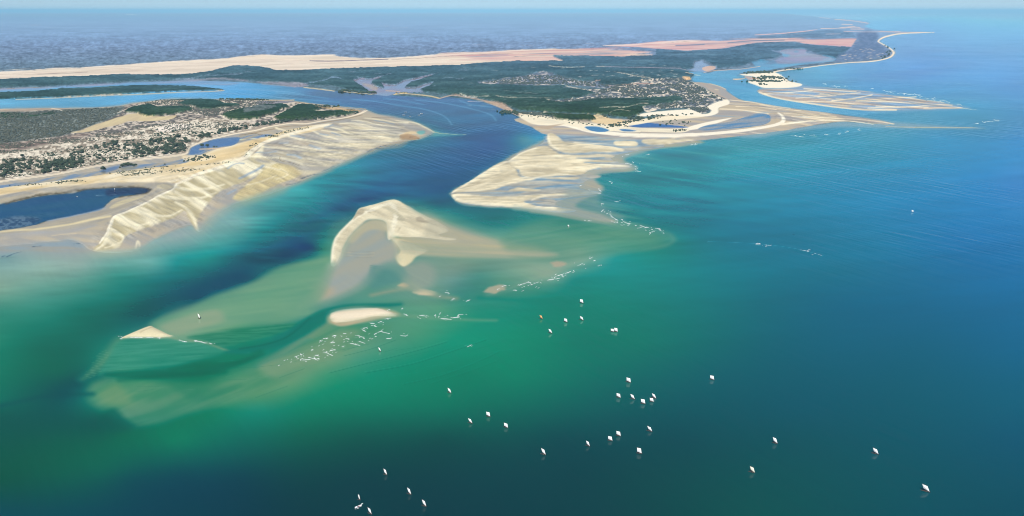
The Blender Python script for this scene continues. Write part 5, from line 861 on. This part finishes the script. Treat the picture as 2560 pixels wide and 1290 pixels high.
# ---------------------------------------------------------------- boats
M_SAIL = plain('sailcloth', (.88, .87, .84), .85, .1); M_SAILY = plain('yellowed_sailcloth', (.86, .82, .66), .85, .1); M_SAILO = plain('orange_sailcloth', (.75, .42, .16), .85, .1)
M_HULL = plain('weathered_wood', (.07, .05, .045), .8, .2, (1.5, .3)); M_SPAR = plain('spar_wood', (.28, .2, .12), .8, .2); M_WHITE = plain('white_gelcoat', (.82, .83, .84), .35, .4); M_DARK = plain('dark_cockpit', (.06, .035, .04), .7, .2); M_RED = plain('red_seat', (.35, .06, .07), .7, .2); M_GLASS = plain('tinted_glass', (.03, .04, .05), .1, .5)
def hull_mesh(name, L, B, D, material, sheer=.35, transom=0.0, n=13):
    bm = bmesh.new(); rings = []
    for i in range(n):
        t = i/(n-1)*2-1; w = B/2*(1-abs(t)**2.6*(1-(transom if t < 0 else 0))); w = max(w, .03); z0 = sheer*t*t
        rings.append([bm.verts.new((t*L/2, s*w*f, z)) for s, f, z in ((1, .80, D+z0), (1, 1, D+z0), (1, .75, D*.35), (1, .12, -.25+z0*.6), (-1, .12, -.25+z0*.6), (-1, .75, D*.35), (-1, 1, D+z0), (-1, .80, D+z0), (-1, .6, D*.3+z0*.4), (1, .6, D*.3+z0*.4))])
    for a, b_ in zip(rings[:-1], rings[1:]):
        for k in range(10): bm.faces.new((a[k], a[(k+1) % 10], b_[(k+1) % 10], b_[k]))
    bm.faces.new(rings[0]); bm.faces.new(list(reversed(rings[-1]))); bmesh.ops.recalc_face_normals(bm, faces=bm.faces[:])
    me = bpy.data.meshes.new(name); bm.to_mesh(me); bm.free(); me.materials.append(material); return me
def tube_mesh(name, a, b_, r0, r1, material):
    a, b_ = Vector(a), Vector(b_); bm = bmesh.new(); bmesh.ops.create_cone(bm, segments=8, radius1=r0, radius2=r1, depth=(b_-a).length, cap_ends=True)
    q = (b_-a).to_track_quat('Z', 'Y').to_matrix().to_4x4(); bmesh.ops.transform(bm, matrix=Matrix.Translation((a+b_)/2) @ q, verts=bm.verts)
    me = bpy.data.meshes.new(name); bm.to_mesh(me); bm.free(); me.materials.append(material); return me
def sail_mesh(corners, material, belly=.45, n=7):
    (tl, tr, br, bl) = [Vector((x, 0, z)) for x, z in corners]; bm = bmesh.new(); g_ = []
    for i in range(n):
        row = []
        for j in range(n):
            s, t = i/(n-1), j/(n-1); p = (tl*(1-s)+tr*s)*(1-t)+(bl*(1-s)+br*s)*t
            p.y -= belly*math.sin(math.pi*s)*math.sin(math.pi*min(1, t*.9+.1)); row.append(bm.verts.new(p))
        g_.append(row)
    for i in range(n-1):
        for j in range(n-1): bm.faces.new((g_[i][j], g_[i+1][j], g_[i+1][j+1], g_[i][j+1]))
    bmesh.ops.recalc_face_normals(bm, faces=bm.faces[:])
    for f in bm.faces: f.smooth = True
    me = bpy.data.meshes.new('sail'); bm.to_mesh(me); bm.free(); me.materials.append(material)
    return me
# sail outlines (m) hung over a hull 7 m long: a tall kite, a squarer one and a narrow one
CUTS = {'kite': ((-2.2, 6.4), (.9, 5.5), (2.5, .75), (-1.1, 2.6)), 'square': ((-2.2, 6.0), (1.5, 5.8), (2.3, .8), (-1.9, 2.0)), 'slim': ((-1.5, 6.6), (.5, 5.5), (1.4, .7), (-1.0, 2.9))}
HULL = hull_mesh('hull', 5.8, .9, .45, M_HULL, .25)
PROTO = {}
def proto(cut, cloth):
    k = (cut, cloth)
    if k not in PROTO:
        c = CUTS[cut]; m_ = {'white': M_SAIL, 'yellow': M_SAILY, 'orange': M_SAILO}[cloth]
        PROTO[k] = [('hull', HULL), ('mast', tube_mesh('mast', (.5, .06, .1), (.3, .06, c[1][1]-.4), .09, .05, M_SPAR)), ('yard', tube_mesh('yard', (c[0][0]-.15, .08, c[0][1]+.1), (c[1][0]+.1, .08, c[1][1]+.05), .06, .04, M_SPAR)), ('sprit', tube_mesh('sprit', (.35, .07, 1.0), (c[0][0]*.9, .09, c[0][1]*.96), .05, .04, M_SPAR)), ('sail', sail_mesh(c, m_))]
    return PROTO[k]
# (u, v) of the foot of the sail, height and width of the sail in image pixels, cut, cloth, heading, label
BOATS = [
(898,1250,11.5,6,'slim','white',-14,'narrow white sail just above the white motorboat'),
(924,1284.5,14,10,'kite','white',-30,'tall white kite sail cut by the bottom edge, right of the motorboat'),
(963,1187,12,7.5,'kite','white',-24,'slanted white sail alone above the group at the bottom edge'),
(1022.5,1235.5,12.5,8.5,'kite','white',-28,'white kite sail above the sail at the bottom, right of the motorboat group'),
(1060,1265.5,12.5,9,'kite','white',-26,'lone white kite sail near the bottom, right of the motorboat group'),
(1123,982,10,8,'kite','white',-30,'white sail on the bright green water, uppermost of the trio left of centre'),
(1175.5,1058,10,8.5,'kite','white',-26,'white sail at the lower left of the close trio below the shoals'),
(1220.5,1041.5,10.5,8.5,'square','white',-22,'white sail at the top of the close trio below the shoals'),
(1264.5,1069,10,9,'square','white',-28,'white sail at the right of the close trio below the shoals'),
(1358,1136.5,12.5,9.5,'kite','white',-28,'tall white sail left of the row of three on dark water'),
(1469,1115,10.5,8,'kite','white',-30,'white sail with dark hull beside the pair, left end of the row'),
(1525.5,1102,10,9,'square','white',-20,'square white sail, left one of the close pair on dark water'),
(1546,1090,10.5,9,'square','white',-24,'square white sail, upper right one of the close pair on dark water'),
(1598,1134,12.5,9.5,'square','white',-20,'wide topped white sail below the close pair'),
(1623.5,1078,10,9.5,'kite','white',-28,'white sail right of the close pair on dark water'),
(1546,994,9.5,8.5,'square','white',-26,'white sail at the left end of the cluster of five'),
(1581,998,10.5,8.5,'kite','white',-24,'second white sail from the left in the cluster of five'),
(1607.5,1009.5,10.5,9,'square','white',-22,'white sail lowest in the cluster of five'),
(1629,1004.5,8.5,8,'square','white',-20,'white sail overlapped by another at the right of the cluster of five'),
(1634,995.5,9.5,8.5,'kite','white',-32,'white sail upper of the overlapping two in the cluster of five'),
(1571,956,10.5,9,'square','white',-26,'white sail above the cluster of five'),
(1780,949.5,9.5,8,'square','white',-24,'white sail alone between the green and the deep blue water'),
(1879.5,1181,13.5,11,'kite','yellow',-26,'large cream white sail on the dark water, right of centre'),
(1937,1108.5,12,8.5,'kite','white',-26,'white sail on the dark water, above the large cream sail'),
(2187.5,1134.5,12.5,11,'kite','white',-30,'white sail on deep blue water, upper of the far right two'),
(2313,1228.5,14.5,13,'kite','white',-32,'largest white sail, low in the right corner water'),
(1531,829.5,7,7,'square','white',-16,'small square white sail, left of the touching pair'),
(1539.5,829.5,9,7.5,'square','white',-18,'square white sail, right of the touching pair'),
(1375.5,833,9,7.5,'kite','white',-30,'white sail lowest of the distant group below the shoals'),
(1352.5,797,8,6.5,'kite','orange',-26,'orange sail beside the white sails below the shoals'),
(1414,805.5,8.5,7,'square','white',-26,'white sail between the orange sail and another white sail'),
(1453.5,800.5,8.5,7.5,'kite','white',-28,'white sail right of the orange sail, below the single upper one'),
(1454,758,9,7,'square','white',-24,'topmost white sail of the distant group below the shoals'),
(497.5,796.5,10,5.5,'kite','white',-30,'white sail on the sage shallows above the triangular sandbank'),
(949,878.5,8.5,5.5,'kite','white',-30,'white sail among the surf below the oval sandbank'),
(1421,567,6.5,4.5,'square','white',-20,'tiny white sail in the green water above the middle shoal'),
(2281,530.5,6.5,4.5,'square','white',-20,'tiny white sail far out on the blue sea'),
(286.5,475,5,3,'slim','white',-20,'tiny white sail at the dark weedy edge of the lagoon'),
]
for u, v, h, w, cut, cloth, head, label in BOATS:
    x, y = ground(u, v); x, y = float(x), float(y); dist = math.hypot(math.hypot(x, y), ALT); px = dist/FPX; dep = math.asin(ALT/dist)
    gr = .72 if w < 5 else 1 if w < 10 else .86; sz = 1.05*gr*h*px/math.cos(dep)/6.0; sx = 1.14*gr*w*px/4.5/math.cos(math.radians(head))
    root = bpy.data.objects.new('sailing_boat', None); scene.collection.objects.link(root); root.location = (x, y, 0); root.rotation_euler = (0, math.radians(random.uniform(-3, 3)), math.radians(head)); root.scale = (sx, sx, sz)
    root['label'] = label; root['category'] = 'sailing boat'; root['group'] = 'small sailing boats fishing off the river mouth'
    for nm, me in proto(cut, cloth): link(nm, me, root)
MB_HULL = hull_mesh('hull', 6.2, 2.1, .8, M_WHITE, .35, transom=.75)
def box_mesh(name, x0, x1, y0, y1, z0, z1, material, taper=0):
    bm = bmesh.new(); t = taper
    vs = [bm.verts.new(p) for p in ((x0, y0, z0), (x1, y0, z0), (x1, y1, z0), (x0, y1, z0), (x0+t, y0+t*.5, z1), (x1-t, y0+t*.5, z1), (x1-t, y1-t*.5, z1), (x0+t, y1-t*.5, z1))]
    for f in ((3, 2, 1, 0), (4, 5, 6, 7), (0, 1, 5, 4), (1, 2, 6, 5), (2, 3, 7, 6), (3, 0, 4, 7)): bm.faces.new([vs[i] for i in f])
    bmesh.ops.bevel(bm, geom=bm.edges[:], offset=.05, segments=1, affect='EDGES')
    me = bpy.data.meshes.new(name); bm.to_mesh(me); bm.free(); me.materials.append(material); return me
MBP = [('hull', MB_HULL), ('foredeck', box_mesh('foredeck', .7, 2.5, -.62, .62, .72, .98, M_WHITE, .12)), ('cockpit', box_mesh('cockpit', -2.2, .6, -.62, .62, .4, .62, M_DARK)), ('seat', box_mesh('seat', -.6, -.2, -.55, .55, .6, .95, M_RED, .03)), ('windscreen', box_mesh('windscreen', .55, .75, -.66, .66, .8, 1.45, M_GLASS, .04)), ('outboard_motor', box_mesh('outboard_motor', -3.4, -2.95, -.22, .22, .1, 1.25, M_DARK, .08))]
def motorboat(u, v, s, head, label, group):
    x, y = ground(u, v); root = bpy.data.objects.new('motor_boat', None); scene.collection.objects.link(root); root.location = (float(x), float(y), 0); root.rotation_euler = (0, 0, math.radians(head)); root.scale = (s, s, s)
    root['label'] = label; root['category'] = 'motor boat'
    if group: root['group'] = group
    for nm, me in MBP: link(nm, me, root)
motorboat(895.5,1268,.72,212,'white motorboat with dark red cockpit and a short curling wake', None)
for u, v, s, hd, lb in ((1010,288,1.3,172,'white moored boat at the left end of the row in the channel bend'),(1025,291,1.0,150,'white moored boat nearest the sand tip in the channel bend'),(1014,280.5,1.0,10,'white moored boat set back from the others in the channel bend'),(1047,288,1.0,165,'white moored boat, nearer one of the right hand pair in the channel bend'),(1053.5,284.5,1.2,170,'white moored boat, farther one of the right hand pair in the channel bend'),(192.5,491.5,.7,150,'white boat afloat in the middle of the blue lagoon'),(1895,611,1.0,182,'white boat with a thin foam line on the blue sea')):
    motorboat(u, v, s, hd, lb, 'white boats moored in the channel bend' if 1000 < u < 1060 else None)
fv, ff = [], []
for u, v, ln, ang, w in ((902.5,1262.5,4,-20,1.2),(904.8,1260.5,4,-62,1.0),(905.5,1258.6,4.5,-5,1.2),(889,1273,3,-20,.5),(895,1271.5,5,-25,.4)): foam_strip(u, v, ln, ang, w)
link('boat_wake', np_mesh('boat_wake', np.array(fv), np.array(ff), material=M_FOAM), kind='stuff', label='white curling wake behind the motorboat', category='wake')
